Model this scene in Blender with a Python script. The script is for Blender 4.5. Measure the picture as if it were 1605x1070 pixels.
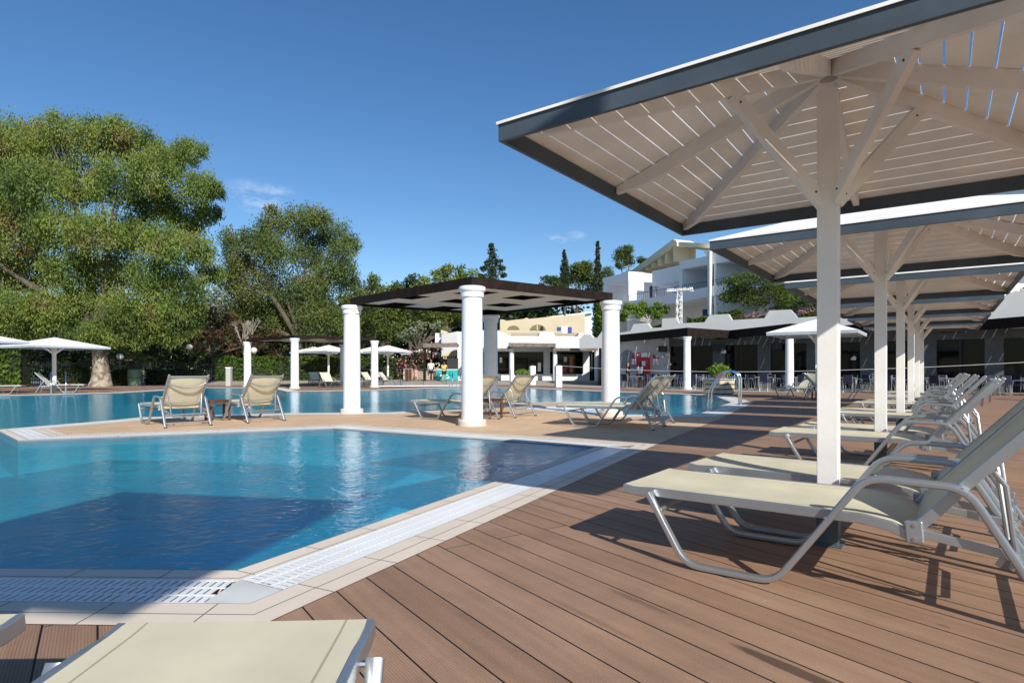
import bpy, bmesh, math, random
import numpy as np
from mathutils import Vector, Matrix
from mathutils.geometry import tessellate_polygon
random.seed(7)
for o in list(bpy.data.objects): bpy.data.objects.remove(o)
scene = bpy.context.scene
COL = scene.collection
PI = math.pi
# ---------------------------------------------------------------- camera, sky, sun, exposure
EYE, FPX, YH = 1.1, 933.0, 581.0
cd = bpy.data.cameras.new('camera'); cam = bpy.data.objects.new('camera', cd); COL.objects.link(cam)
cam.location = (0, 0, EYE); cam.rotation_euler = (PI/2, 0, 0)
cd.sensor_fit = 'HORIZONTAL'; cd.sensor_width = 36; cd.lens = 36*FPX/1605
cd.shift_y = (YH-535)/1605; cd.clip_start = .05; cd.clip_end = 5000
scene.camera = cam
SUN = Vector((.41, -.912, 0)).normalized(); EL = math.radians(32)
sunv = Vector((SUN.x*math.cos(EL), SUN.y*math.cos(EL), math.sin(EL)))
sl = bpy.data.lights.new('sun', 'SUN'); sl.energy = 4.6; sl.angle = math.radians(.5); sl.color = (1, .95, .86)
so = bpy.data.objects.new('sun', sl); COL.objects.link(so); so.rotation_euler = sunv.to_track_quat('Z', 'Y').to_euler()
world = bpy.data.worlds.new("World"); scene.world = world; world.use_nodes = True
wn, wl = world.node_tree.nodes, world.node_tree.links
wn.clear()
wo = wn.new('ShaderNodeOutputWorld'); bg = wn.new('ShaderNodeBackground'); sky = wn.new('ShaderNodeTexSky')
sky.sky_type = 'NISHITA'; sky.sun_disc = False; sky.sun_elevation = EL; sky.sun_rotation = math.atan2(SUN.x, SUN.y)
sky.air_density = 1.0; sky.dust_density = .25; sky.ozone_density = 3.2; sky.altitude = 0
bg.inputs[1].default_value = .108
tc = wn.new('ShaderNodeTexCoord')
# faint wisps of cloud low in the sky
def wmath(op, a, b=None):
    n = wn.new('ShaderNodeMath'); n.operation = op
    for i, v in enumerate((a, b)):
        if v is None: continue
        if isinstance(v, (int, float)): n.inputs[i].default_value = v
        else: wl.new(v, n.inputs[i])
    return n.outputs[0]
def wisp(px, py, w, h):
    d = Vector(((px-802.5)/FPX, 1, (YH-py)/FPX)).normalized()
    s = wn.new('ShaderNodeVectorMath'); s.operation = 'SUBTRACT'; s.inputs[1].default_value = d
    wl.new(tc.outputs['Generated'], s.inputs[0])
    m = wn.new('ShaderNodeVectorMath'); m.operation = 'MULTIPLY'; m.inputs[1].default_value = (FPX/w, FPX/w, FPX/h); wl.new(s.outputs[0], m.inputs[0])
    l = wn.new('ShaderNodeVectorMath'); l.operation = 'LENGTH'; wl.new(m.outputs[0], l.inputs[0])
    return wmath('MAXIMUM', wmath('SUBTRACT', 1.0, l.outputs['Value']), 0.0)
noi = wn.new('ShaderNodeTexNoise'); noi.inputs['Scale'].default_value = 16; noi.inputs['Detail'].default_value = 9; noi.inputs['Roughness'].default_value = .62
mp = wn.new('ShaderNodeMapping'); mp.inputs['Scale'].default_value = (1, 1, 2.6); wl.new(tc.outputs['Generated'], mp.inputs[0]); wl.new(mp.outputs[0], noi.inputs['Vector'])
acc = None
for a in ((405, 310, 62, 26), (428, 303, 34, 16), (872, 377, 34, 12), (900, 369, 22, 8)):
    v = wisp(*a); acc = v if acc is None else wmath('MAXIMUM', acc, v)
cl = wmath('MULTIPLY', wmath('MULTIPLY', wmath('MAXIMUM', wmath('SUBTRACT', noi.outputs[0], .46), 0.0), 5.0), acc)
cl = wmath('MINIMUM', wmath('MULTIPLY', cl, .6), .26)
mixc = wn.new('ShaderNodeMix'); mixc.data_type = 'RGBA'; wl.new(cl, mixc.inputs['Factor'])
hs = wn.new('ShaderNodeHueSaturation'); hs.inputs['Saturation'].default_value = 1.2; hs.inputs['Value'].default_value = .93; hs.inputs['Hue'].default_value = .502; wl.new(sky.outputs[0], hs.inputs['Color']); wl.new(hs.outputs[0], mixc.inputs['A']); mixc.inputs['B'].default_value = (7.5, 7.6, 8.2, 1)
wl.new(mixc.outputs['Result'], bg.inputs[0]); wl.new(bg.outputs[0], wo.inputs[0])
scene.view_settings.view_transform = 'Standard'; scene.view_settings.look = 'None'
scene.view_settings.exposure = .35; scene.view_settings.gamma = 1
scene.cycles.max_bounces = 8; scene.cycles.transparent_max_bounces = 12
scene.cycles.sample_clamp_indirect = 6

# ---------------------------------------------------------------- helpers
def G(px, py, z=0.0):
    """point of the horizontal plane z seen at a photo pixel"""
    Y = (EYE-z)*FPX/(py-YH); return Vector(((px-802.5)/FPX*Y, Y, z))
def D(px, Y, z=0.0): return Vector(((px-802.5)/FPX*Y, Y, z))
def ZZ(py, Y): return EYE+(YH-py)/FPX*Y
class Plane:
    def __init__(s, p0, d): s.p = Vector((p0[0], p0[1], 0)); s.d = Vector((d[0], d[1], 0)).normalized(); s.n = Vector((-s.d.y, s.d.x, 0))
    def at(s, px, py):
        r = Vector(((px-802.5)/FPX, 1, (YH-py)/FPX)); t = s.p.dot(s.n)/r.dot(s.n); q = r*t
        return ((q-s.p).dot(s.d), q.z+EYE)
    def w(s, u, z, off=0): q = s.p+s.d*u+s.n*off; return Vector((q.x, q.y, z))
def nt(m): return m.node_tree.nodes, m.node_tree.links
MATS = {}
def mat(name, col, rough=.6, var=.08, scale=4., bump=0., bscale=60., metal=0., spec=.4, col2=None, trans=0., big=0.):
    m = bpy.data.materials.new(name); m.use_nodes = True; n, l = nt(m); p = n['Principled BSDF']
    tcx = n.new('ShaderNodeTexCoord'); nz = n.new('ShaderNodeTexNoise'); nz.inputs['Scale'].default_value = scale; nz.inputs['Detail'].default_value = 6
    l.new(tcx.outputs['Object'], nz.inputs['Vector'])
    cr = n.new('ShaderNodeValToRGB'); l.new(nz.outputs[0], cr.inputs[0])
    c2 = col2 or tuple(min(1, c*(1+var)) for c in col); c1 = tuple(c*(1-var) for c in col) if not col2 else col
    cr.color_ramp.elements[0].color = (*c1, 1); cr.color_ramp.elements[1].color = (*c2, 1)
    cr.color_ramp.elements[0].position = .35; cr.color_ramp.elements[1].position = .65
    l.new(cr.outputs[0], p.inputs['Base Color'])
    p.inputs['Roughness'].default_value = rough; p.inputs['Metallic'].default_value = metal; p.inputs['Specular IOR Level'].default_value = spec
    if bump:
        nb = n.new('ShaderNodeTexNoise'); nb.inputs['Scale'].default_value = bscale; nb.inputs['Detail'].default_value = 4; l.new(tcx.outputs['Object'], nb.inputs['Vector'])
        b = n.new('ShaderNodeBump'); b.inputs['Strength'].default_value = bump; b.inputs['Distance'].default_value = .01
        l.new(nb.outputs[0], b.inputs['Height']); l.new(b.outputs[0], p.inputs['Normal'])
    if trans:
        t = n.new('ShaderNodeBsdfTranslucent'); l.new(cr.outputs[0], t.inputs[0]); mx = n.new('ShaderNodeMixShader'); mx.inputs[0].default_value = trans
        l.new(p.outputs[0], mx.inputs[1]); l.new(t.outputs[0], mx.inputs[2]); l.new(mx.outputs[0], n['Material Output'].inputs[0])
    MATS[name] = m; return m
class MB:
    def __init__(s): s.v = []; s.f = []; s.uv = None
    def add(s, vs, fs):
        b = len(s.v); s.v += [tuple(v) for v in vs]; s.f += [tuple(b+i for i in f) for f in fs]; return s
    def box(s, c, sz, R=None, bev=0):
        x, y, z = (k/2 for k in sz); vs = [Vector((i, j, k)) for i in (-x, x) for j in (-y, y) for k in (-z, z)]
        if R is not None: vs = [R @ v for v in vs]
        c = Vector(c); vs = [v+c for v in vs]
        return s.add(vs, [(0, 1, 3, 2), (4, 6, 7, 5), (0, 4, 5, 1), (2, 3, 7, 6), (0, 2, 6, 4), (1, 5, 7, 3)])
    def beam(s, a, b, w, h, up=Vector((0, 0, 1)), endcut=False):
        a, b = Vector(a), Vector(b); d = (b-a).normalized(); r = d.cross(up).normalized(); u = r.cross(d).normalized()
        vs = [p+r*(i*w/2)+u*(j*h/2) for p in (a, b) for i, j in ((-1, -1), (1, -1), (1, 1), (-1, 1))]
        return s.add(vs, [(0, 1, 2, 3), (7, 6, 5, 4), (0, 4, 5, 1), (1, 5, 6, 2), (2, 6, 7, 3), (3, 7, 4, 0)])
    def prism(s, poly, z0, z1):
        n = len(poly); A = sum(poly[i][0]*poly[(i+1) % n][1]-poly[(i+1) % n][0]*poly[i][1] for i in range(n))
        if A < 0: poly = poly[::-1]
        vs = [(p[0], p[1], z0) for p in poly]+[(p[0], p[1], z1) for p in poly]
        return s.add(vs, [tuple(range(n))[::-1], tuple(range(n, 2*n))]+[(i, (i+1) % n, n+(i+1) % n, n+i) for i in range(n)])
    def tube(s, pts, r, n=8, cap=True):
        pts = [Vector(p) for p in pts]; rings = []; m = len(pts)
        rs = r if isinstance(r, (list, tuple)) else [r]*m
        t0 = (pts[1]-pts[0]).normalized(); ref = Vector((0, 0, 1)) if abs(t0.z) < .9 else Vector((1, 0, 0)); nv = t0.cross(ref).normalized()
        for i, p in enumerate(pts):
            t = (pts[min(i+1, m-1)]-pts[max(i-1, 0)]).normalized(); nv = (nv-t*nv.dot(t)).normalized(); bv = t.cross(nv)
            rings.append([p+(nv*math.cos(2*PI*k/n)+bv*math.sin(2*PI*k/n))*rs[i] for k in range(n)])
        vs = [v for q in rings for v in q]; fs = [(i*n+k, i*n+(k+1) % n, (i+1)*n+(k+1) % n, (i+1)*n+k) for i in range(m-1) for k in range(n)]
        if cap: fs += [tuple(range(n))[::-1], tuple(range((m-1)*n, m*n))]
        return s.add(vs, fs)
    def lathe(s, prof, n=24, c=(0, 0, 0)):
        m = len(prof); vs = [(c[0]+r*math.cos(2*PI*k/n), c[1]+r*math.sin(2*PI*k/n), c[2]+z) for r, z in prof for k in range(n)]
        fs = [(i*n+k, i*n+(k+1) % n, (i+1)*n+(k+1) % n, (i+1)*n+k) for i in range(m-1) for k in range(n)]
        return s.add(vs, fs+[tuple(range(n))[::-1], tuple(range((m-1)*n, m*n))])
    def sweep(s, path, y, prof):
        """sweep a profile [(across y, normal)] along a path in the xz plane"""
        P = [Vector((p[0], p[1])) for p in path]; m = len(P); k = len(prof); vs = []
        for i, p in enumerate(P):
            t = (P[min(i+1, m-1)]-P[max(i-1, 0)]).normalized(); nn = Vector((-t.y, t.x))
            for a, b in prof: vs.append((p.x+nn.x*b, y+a, p.y+nn.y*b))
        fs = [(i*k+j, (i+1)*k+j, (i+1)*k+(j+1) % k, i*k+(j+1) % k) for i in range(m-1) for j in range(k)]
        return s.add(vs, fs+[tuple(range(k)), tuple(range((m-1)*k, m*k))[::-1]])
    def build(s, name, m, parent=None, smooth=False, bevel=0, kind=None):
        me = bpy.data.meshes.new(name); me.from_pydata([tuple(v) for v in s.v], [], s.f); me.update()
        bm = bmesh.new(); bm.from_mesh(me); bmesh.ops.recalc_face_normals(bm, faces=bm.faces); bm.to_mesh(me); bm.free()
        me.materials.append(m); o = bpy.data.objects.new(name, me); COL.objects.link(o)
        if smooth:
            me.polygons.foreach_set('use_smooth', [True]*len(me.polygons)); me.set_sharp_from_angle(angle=math.radians(40))
        if bevel:
            b = o.modifiers.new('bevel', 'BEVEL'); b.width = bevel; b.segments = 2; b.limit_method = 'ANGLE'; b.angle_limit = math.radians(40)
        if parent: o.parent = parent
        if kind: o['kind'] = kind
        return o
def tag(o, label, cat, group=None, kind=None):
    o['label'] = label; o['category'] = cat
    if group: o['group'] = group
    if kind: o['kind'] = kind
    return o
def thing(name, label, cat, loc=(0, 0, 0), rz=0, group=None):
    o = bpy.data.objects.new(name, None); COL.objects.link(o); o.location = loc; o.rotation_euler = (0, 0, rz); o.empty_display_size = .3
    return tag(o, label, cat, group)
def dup(root, loc, rz, label, group=None, sc=None):
    r = root.copy(); COL.objects.link(r); r.location = loc; r.rotation_euler = (0, 0, rz); r['label'] = label
    if group: r['group'] = group
    if sc: r.scale = sc if isinstance(sc, tuple) else (sc, sc, sc)
    for ch in list(root.children):
        c = ch.copy(); COL.objects.link(c); c.parent = r
        for g in list(ch.children): d = g.copy(); COL.objects.link(d); d.parent = c
    return r
def slab(name, m, parent, pl, poly, depth, off=0, kind=None, raw=False):
    """a wall piece whose outline lies in the vertical plane pl (outline by photo pixels unless raw), with real thickness"""
    q = poly if raw else [pl.at(*p) for p in poly]; n = len(q)
    vs = [pl.w(u, z, off) for u, z in q]+[pl.w(u, z, off+depth) for u, z in q]
    mb = MB(); mb.add(vs, [tuple(range(n)), tuple(range(n, 2*n))[::-1]]+[(i, n+i, n+(i+1) % n, (i+1) % n) for i in range(n)])
    return mb.build(name, m, parent, kind=kind)
def fillet(path, r, n=4):
    P = [Vector(p) for p in path]; out = [P[0]]
    for i in range(1, len(P)-1):
        a, b, c = P[i-1], P[i], P[i+1]; d1, d2 = (a-b), (c-b); rr = min(r, d1.length*.49, d2.length*.49)
        s, e = b+d1.normalized()*rr, b+d2.normalized()*rr
        for k in range(n+1):
            t = k/n; out.append(s*(1-t)**2+b*2*t*(1-t)+e*t*t)
    return out+[P[-1]]

# ---------------------------------------------------------------- materials
white_paint = mat('white_paint', (.8, .8, .77), .55, .05, 1.2, .05, 40)
column_paint = mat('column_paint', (.74, .76, .78), .6, .05, 2.5, .15, 22)
wood_white = mat('painted_wood', (.81, .785, .745), .6, .07, 2.5, .12, 30)
slate = mat('slate_paint', (.062, .085, .108), .45, .15, 3, .12, 25)
roof_white = mat('roof_boards', (.87, .85, .80), .6, .09, 2, .1, 20)
dark_wood = mat('dark_wood', (.016, .010, .008), .8, .35, 6, .3, 25, spec=.15)
grey_wood = mat('weathered_wood', (.16, .13, .11), .7, .3, 6, .3, 25)
table_wood = mat('table_wood', (.10, .045, .028), .5, .3, 8, .2, 25)
alu = mat('aluminium', (.40, .42, .44), .36, .06, 3, 0, metal=.75, spec=.5)
steel = mat('steel', (.75, .76, .78), .12, .03, 3, 0, metal=1)
fabric = None
black_metal = mat('black_metal', (.02, .022, .025), .5)
stone = mat('coping_stone', (.55, .50, .42), .7, .08, 3, .15, 60)
concrete = mat('concrete', (.42, .42, .40), .8, .1, 1, .2, 20)
wall_white = mat('white_render', (.88, .90, .92), .8, .04, .5, .1, 12)
wall_grey = mat('grey_render', (.52, .53, .53), .8, .05, .5, .1, 12)
wall_shop = mat('shop_render', (.62, .64, .64), .8, .05, .5, .1, 12)
beige_light = mat('pale_beige_render', (.74, .66, .48), .8, .04, .5, .1, 12)
wall_beige = mat('beige_render', (.52, .45, .32), .8, .04, .5, .1, 12)
wall_blue = mat('pale_blue_render', (.62, .70, .76), .8, .04, .5, .1, 12)
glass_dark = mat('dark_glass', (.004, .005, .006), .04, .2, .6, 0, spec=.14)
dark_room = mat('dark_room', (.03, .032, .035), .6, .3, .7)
blue_paint = mat('blue_paint', (.02, .06, .28), .5)
red_paint = mat('red_paint', (.5, .02, .03), .4)
poster_white = mat('poster_white', (.85, .85, .88), .5)
terracotta = mat('terracotta', (.45, .2, .11), .7)
navy = mat('navy_weave', (.008, .012, .035), .6)
teal = mat('teal_paint', (.02, .38, .36), .35)
bin_green = mat('bin_green', (.12, .2, .13), .5)
globe = mat('globe_glass', (.7, .68, .58), .25)
bark = mat('bark', (.11, .085, .062), .9, .3, 3.0, 1., 5, col2=(.42, .36, .28))
bark_dark = mat('bark_dark', (.10, .08, .06), .9, .3, 3, .8, 8)
bark_bare = mat('bare_branches', (.42, .38, .34), .9)
def bricks(name, c1, c2, mortar, w, h, ms, rot=0, off=.5, rough=.7, uv=False, phase=(0, 0), groove=0, bumpd=.003, wear=.12, stain=False):
    m = bpy.data.materials.new(name); m.use_nodes = True; n, l = nt(m); p = n['Principled BSDF']
    tcx = n.new('ShaderNodeTexCoord'); mpn = n.new('ShaderNodeMapping'); mpn.inputs['Rotation'].default_value = (0, 0, rot); mpn.inputs['Location'].default_value = (*phase, 0)
    l.new(tcx.outputs['UV' if uv else 'Object'], mpn.inputs[0])
    b = n.new('ShaderNodeTexBrick'); b.offset = off; b.inputs['Scale'].default_value = 1; b.inputs['Brick Width'].default_value = w; b.inputs['Row Height'].default_value = h
    b.inputs['Mortar Size'].default_value = ms; b.inputs['Mortar Smooth'].default_value = .1; b.inputs['Bias'].default_value = 0
    b.inputs['Color1'].default_value = (*c1, 1); b.inputs['Color2'].default_value = (*c2, 1); b.inputs['Mortar'].default_value = (*mortar, 1); l.new(mpn.outputs[0], b.inputs['Vector'])
    nz = n.new('ShaderNodeTexNoise'); nz.inputs['Scale'].default_value = 1.1; nz.inputs['Detail'].default_value = 8; nz.inputs['Roughness'].default_value = .65; l.new(tcx.outputs['Object'], nz.inputs['Vector'])
    mr = n.new('ShaderNodeMapRange'); mr.inputs['From Min'].default_value = .3; mr.inputs['From Max'].default_value = .7; mr.inputs['To Min'].default_value = 1-wear; mr.inputs['To Max'].default_value = 1+wear; l.new(nz.outputs[0], mr.inputs[0])
    mul = n.new('ShaderNodeVectorMath'); mul.operation = 'SCALE'; l.new(b.outputs['Color'], mul.inputs[0]); l.new(mr.outputs[0], mul.inputs['Scale'])
    last = mul.outputs[0]
    def mth(op, a, bb=None):
        q = n.new('ShaderNodeMath'); q.operation = op
        for i, v in enumerate((a, bb)):
            if v is None: continue
            if isinstance(v, (int, float)): q.inputs[i].default_value = v
            else: l.new(v, q.inputs[i])
        return q.outputs[0]
    hgt = mth('MULTIPLY', b.outputs['Fac'], -1.0)
    if groove:
        sp = n.new('ShaderNodeSeparateXYZ'); l.new(mpn.outputs[0], sp.inputs[0])
        wv = mth('SINE', mth('MULTIPLY', sp.outputs['Y'], 2*PI/groove))
        gr = n.new('ShaderNodeMapRange'); gr.inputs['From Min'].default_value = -1; gr.inputs['From Max'].default_value = 1; gr.inputs['To Min'].default_value = .84; gr.inputs['To Max'].default_value = 1.07; l.new(wv, gr.inputs[0])
        m2 = n.new('ShaderNodeVectorMath'); m2.operation = 'SCALE'; l.new(last, m2.inputs[0]); l.new(gr.outputs[0], m2.inputs['Scale']); last = m2.outputs[0]
        # long streaks along the boards and fine speckle
        mq = n.new('ShaderNodeMapping'); mq.inputs['Scale'].default_value = (.5, 9, 1); l.new(mpn.outputs[0], mq.inputs[0])
        ns = n.new('ShaderNodeTexNoise'); ns.inputs['Scale'].default_value = 1.6; ns.inputs['Detail'].default_value = 6; l.new(mq.outputs[0], ns.inputs['Vector'])
        m3r = n.new('ShaderNodeMapRange'); m3r.inputs['From Min'].default_value = .3; m3r.inputs['From Max'].default_value = .7; m3r.inputs['To Min'].default_value = .86; m3r.inputs['To Max'].default_value = 1.12; l.new(ns.outputs[0], m3r.inputs[0])
        m3 = n.new('ShaderNodeVectorMath'); m3.operation = 'SCALE'; l.new(last, m3.inputs[0]); l.new(m3r.outputs[0], m3.inputs['Scale']); last = m3.outputs[0]
        ng = n.new('ShaderNodeTexNoise'); ng.inputs['Scale'].default_value = 120; ng.inputs['Detail'].default_value = 3; l.new(tcx.outputs['Object'], ng.inputs['Vector'])
        m4r = n.new('ShaderNodeMapRange'); m4r.inputs['From Min'].default_value = .3; m4r.inputs['From Max'].default_value = .7; m4r.inputs['To Min'].default_value = .9; m4r.inputs['To Max'].default_value = 1.1; l.new(ng.outputs[0], m4r.inputs[0])
        m4 = n.new('ShaderNodeVectorMath'); m4.operation = 'SCALE'; l.new(last, m4.inputs[0]); l.new(m4r.outputs[0], m4.inputs['Scale']); last = m4.outputs[0]
        hgt = mth('ADD', hgt, mth('MULTIPLY', wv, .25))
    if stain:   # wet patches on the boards
        for (cx, cy, ang, lx, ly, k) in stain:
            md = n.new('ShaderNodeMapping'); md.vector_type = 'TEXTURE'; md.inputs['Location'].default_value = (cx, cy, 0); md.inputs['Rotation'].default_value = (0, 0, ang); md.inputs['Scale'].default_value = (lx, ly, 1)
            l.new(tcx.outputs['Object'], md.inputs[0]); ln = n.new('ShaderNodeVectorMath'); ln.operation = 'LENGTH'; l.new(md.outputs[0], ln.inputs[0])
            e = mth('ADD', ln.outputs['Value'], mth('MULTIPLY', mth('SUBTRACT', nz.outputs[0], .5), .9))
            rr = n.new('ShaderNodeMapRange'); rr.inputs['From Min'].default_value = .8; rr.inputs['From Max'].default_value = 1.05; rr.inputs['To Min'].default_value = k; rr.inputs['To Max'].default_value = 1; l.new(e, rr.inputs[0])
            mm = n.new('ShaderNodeVectorMath'); mm.operation = 'SCALE'; l.new(last, mm.inputs[0]); l.new(rr.outputs[0], mm.inputs['Scale']); last = mm.outputs[0]
    l.new(last, p.inputs['Base Color']); p.inputs['Roughness'].default_value = rough; p.inputs['Specular IOR Level'].default_value = .25
    bp = n.new('ShaderNodeBump'); bp.inputs['Distance'].default_value = bumpd; bp.inputs['Strength'].default_value = .8; l.new(hgt, bp.inputs['Height']); l.new(bp.outputs[0], p.inputs['Normal'])
    return m
BA = math.atan2(.819, -.573)
w1 = G(1265, 1052); w2 = G(1020, 965)
deck_mat = bricks('deck_boards', (.30, .180, .114), (.35, .215, .140), (.014, .010, .009), 5.8, .196, .0042, -BA, .37, .6, phase=(0.4, .007), groove=.0115, wear=.19,
    stain=[(1.05, 2.17, BA, .30, .036, .38), (.60, 2.85, BA, .2, .02, .74), (G(1478, 980).x, G(1478, 980).y, BA, .03, .014, .7), (.35, 2.65, BA, .3, .02, .8)])
tan_mat = bricks('tan_paving', (.62, .43, .275), (.575, .395, .25), (.42, .30, .2), .3, .3, .005, .6, .5, .75, wear=.1)
grey_pave = bricks('grey_paving', (.42, .38, .34), (.46, .42, .38), (.3, .28, .25), .6, .6, .01, .3, .5, .8)
stone_uv = bricks('coping_slabs', (.66, .57, .47), (.70, .61, .51), (.12, .10, .08), .5, .125, .0035, 0, .0, .7, uv=True, wear=.07)
grate_uv = bricks('grating_slots', (.80, .80, .77), (.84, .84, .81), (.5, .5, .48), .05, .105, .005, 0, .5, .5, uv=True)
pool_side = bricks('pool_mosaic_darkened', (.032, .335, .465), (.026, .31, .44), (.05, .32, .435), .08, .08, .003, 0, .5, .4, wear=.1)  # floor mosaic darkened so the sunlit walls match the floor's brightness
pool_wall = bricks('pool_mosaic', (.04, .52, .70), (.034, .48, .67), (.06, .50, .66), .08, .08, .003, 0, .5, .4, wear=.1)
white_tile = mat('white_panel', (.78, .79, .80), .4, .04, 1.5)
def fabric_mat():
    m = mat('sling_fabric', (.65, .60, .44), .8, .08, 3, trans=.04); n, l = nt(m); p = n['Principled BSDF']
    t = n.new('ShaderNodeTexCoord'); h = []
    for ax in ('X', 'Y'):
        w = n.new('ShaderNodeTexWave'); w.bands_direction = ax; w.inputs['Scale'].default_value = 130; l.new(t.outputs['Object'], w.inputs['Vector']); h.append(w)
    sx = n.new('ShaderNodeSeparateXYZ'); l.new(t.outputs['Object'], sx.inputs[0]); ab = n.new('ShaderNodeMath'); ab.operation = 'ABSOLUTE'; l.new(sx.outputs['Y'], ab.inputs[0])
    cm = n.new('ShaderNodeMath'); cm.operation = 'COMPARE'; l.new(ab.outputs[0], cm.inputs[0]); cm.inputs[1].default_value = .268; cm.inputs[2].default_value = .0035
    src = p.inputs['Base Color'].links[0].from_socket; mm = n.new('ShaderNodeMix'); mm.data_type = 'RGBA'; mm.blend_type = 'MULTIPLY'; l.new(cm.outputs[0], mm.inputs['Factor']); l.new(src, mm.inputs['A']); mm.inputs['B'].default_value = (.62, .6, .56, 1); l.new(mm.outputs['Result'], p.inputs['Base Color'])
    a = n.new('ShaderNodeMath'); a.operation = 'ADD'; l.new(h[0].outputs['Fac'], a.inputs[0]); l.new(h[1].outputs['Fac'], a.inputs[1])
    b = n.new('ShaderNodeBump'); b.inputs['Strength'].default_value = .3; b.inputs['Distance'].default_value = .001; l.new(a.outputs[0], b.inputs['Height']); l.new(b.outputs[0], p.inputs['Normal'])
    return m
fabric = fabric_mat()
def water_mat():
    m = bpy.data.materials.new('pool_water'); m.use_nodes = True; n, l = nt(m); n.clear(); out = n.new('ShaderNodeOutputMaterial')
    t = n.new('ShaderNodeTexCoord')
    n1 = n.new('ShaderNodeTexNoise'); n1.inputs['Scale'].default_value = 13; n1.inputs['Detail'].default_value = 5; n1.inputs['Distortion'].default_value = .6
    n2 = n.new('ShaderNodeTexNoise'); n2.inputs['Scale'].default_value = 2.2; n2.inputs['Detail'].default_value = 2
    for q in (n1, n2): l.new(t.outputs['Object'], q.inputs['Vector'])
    a = n.new('ShaderNodeMath'); a.operation = 'MULTIPLY_ADD'; l.new(n2.outputs[0], a.inputs[0]); a.inputs[1].default_value = 2.2; l.new(n1.outputs[0], a.inputs[2])
    b = n.new('ShaderNodeBump'); b.inputs['Strength'].default_value = 1.; b.inputs['Distance'].default_value = .0095; l.new(a.outputs[0], b.inputs['Height'])
    lw = n.new('ShaderNodeLayerWeight'); lw.inputs[0].default_value = .5; l.new(b.outputs[0], lw.inputs['Normal'])
    pw = n.new('ShaderNodeMath'); pw.operation = 'POWER'; l.new(lw.outputs['Facing'], pw.inputs[0]); pw.inputs[1].default_value = 5
    fr = n.new('ShaderNodeMath'); fr.operation = 'MULTIPLY_ADD'; l.new(pw.outputs[0], fr.inputs[0]); fr.inputs[1].default_value = .85; fr.inputs[2].default_value = .02
    gl = n.new('ShaderNodeBsdfGlossy'); gl.inputs['Roughness'].default_value = .03; l.new(b.outputs[0], gl.inputs['Normal'])
    tp = n.new('ShaderNodeBsdfTransparent'); tp.inputs['Color'].default_value = (.92, .99, 1, 1)
    mx = n.new('ShaderNodeMixShader'); l.new(fr.outputs[0], mx.inputs[0]); l.new(tp.outputs[0], mx.inputs[1]); l.new(gl.outputs[0], mx.inputs[2])
    df = n.new('ShaderNodeBsdfDiffuse'); df.inputs[0].default_value = (.02, .46, .70, 1); m0 = n.new('ShaderNodeMixShader'); m0.inputs[0].default_value = .32; l.new(tp.outputs[0], m0.inputs[1]); l.new(df.outputs[0], m0.inputs[2]); l.new(m0.outputs[0], mx.inputs[1])
    l.new(mx.outputs[0], out.inputs[0])
    return m
water = water_mat()
def leaf_mat(name, c1, c2, c3=None, t3=.62, scale=.35, tr=.3):
    m = bpy.data.materials.new(name); m.use_nodes = True; n, l = nt(m); p = n['Principled BSDF']
    t = n.new('ShaderNodeTexCoord'); nz = n.new('ShaderNodeTexNoise'); nz.inputs['Scale'].default_value = scale; nz.inputs['Detail'].default_value = 3; l.new(t.outputs['Object'], nz.inputs['Vector'])
    g = n.new('ShaderNodeNewGeometry'); ad = n.new('ShaderNodeMath'); ad.operation = 'MULTIPLY_ADD'; ad.inputs[1].default_value = .15
    sb = n.new('ShaderNodeMath'); sb.operation = 'SUBTRACT'; sb.inputs[1].default_value = .075; l.new(nz.outputs[0], sb.inputs[0])
    l.new(g.outputs['Random Per Island'], ad.inputs[0]); l.new(sb.outputs[0], ad.inputs[2])
    cr = n.new('ShaderNodeValToRGB'); l.new(ad.outputs[0], cr.inputs[0]); e = cr.color_ramp.elements
    e[0].position = .32; e[0].color = (*c1, 1); e[1].position = .56; e[1].color = (*c2, 1)
    if c3: k = e.new(t3); k.color = (*c3, 1)
    l.new(cr.outputs[0], p.inputs['Base Color']); p.inputs['Roughness'].default_value = .55; p.inputs['Specular IOR Level'].default_value = .25
    tl = n.new('ShaderNodeBsdfTranslucent'); l.new(cr.outputs[0], tl.inputs[0]); mx = n.new('ShaderNodeMixShader'); mx.inputs[0].default_value = tr
    l.new(p.outputs[0], mx.inputs[1]); l.new(tl.outputs[0], mx.inputs[2]); l.new(mx.outputs[0], n['Material Output'].inputs[0])
    return m
L_euc = leaf_mat('eucalyptus_leaves', (.065, .11, .03), (.20, .265, .05), (.22, .17, .07), .72)
L_euc2 = leaf_mat('eucalyptus_leaves_dark', (.05, .09, .027), (.145, .19, .045), (.18, .15, .06), .72)
L_pine = leaf_mat('pine_needles', (.035, .065, .015), (.10, .135, .022))
L_pinel = leaf_mat('pine_needles_light', (.10, .15, .02), (.19, .23, .03))
L_dark = leaf_mat('dark_leaves', (.015, .03, .012), (.04, .065, .02), (.09, .05, .025), .66)
L_cyp = leaf_mat('cypress_leaves', (.018, .035, .015), (.05, .075, .03))
L_olive = leaf_mat('olive_leaves', (.13, .16, .10), (.25, .28, .18))
L_hedge = leaf_mat('hedge_leaves', (.035, .08, .012), (.10, .17, .02))
L_fig = leaf_mat('fig_leaves', (.06, .12, .015), (.19, .29, .04))
L_pink = leaf_mat('oleander_flowers', (.35, .08, .12), (.65, .3, .35), scale=1.5)
L_rust = leaf_mat('rusty_leaves', (.05, .035, .018), (.12, .07, .03))
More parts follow.
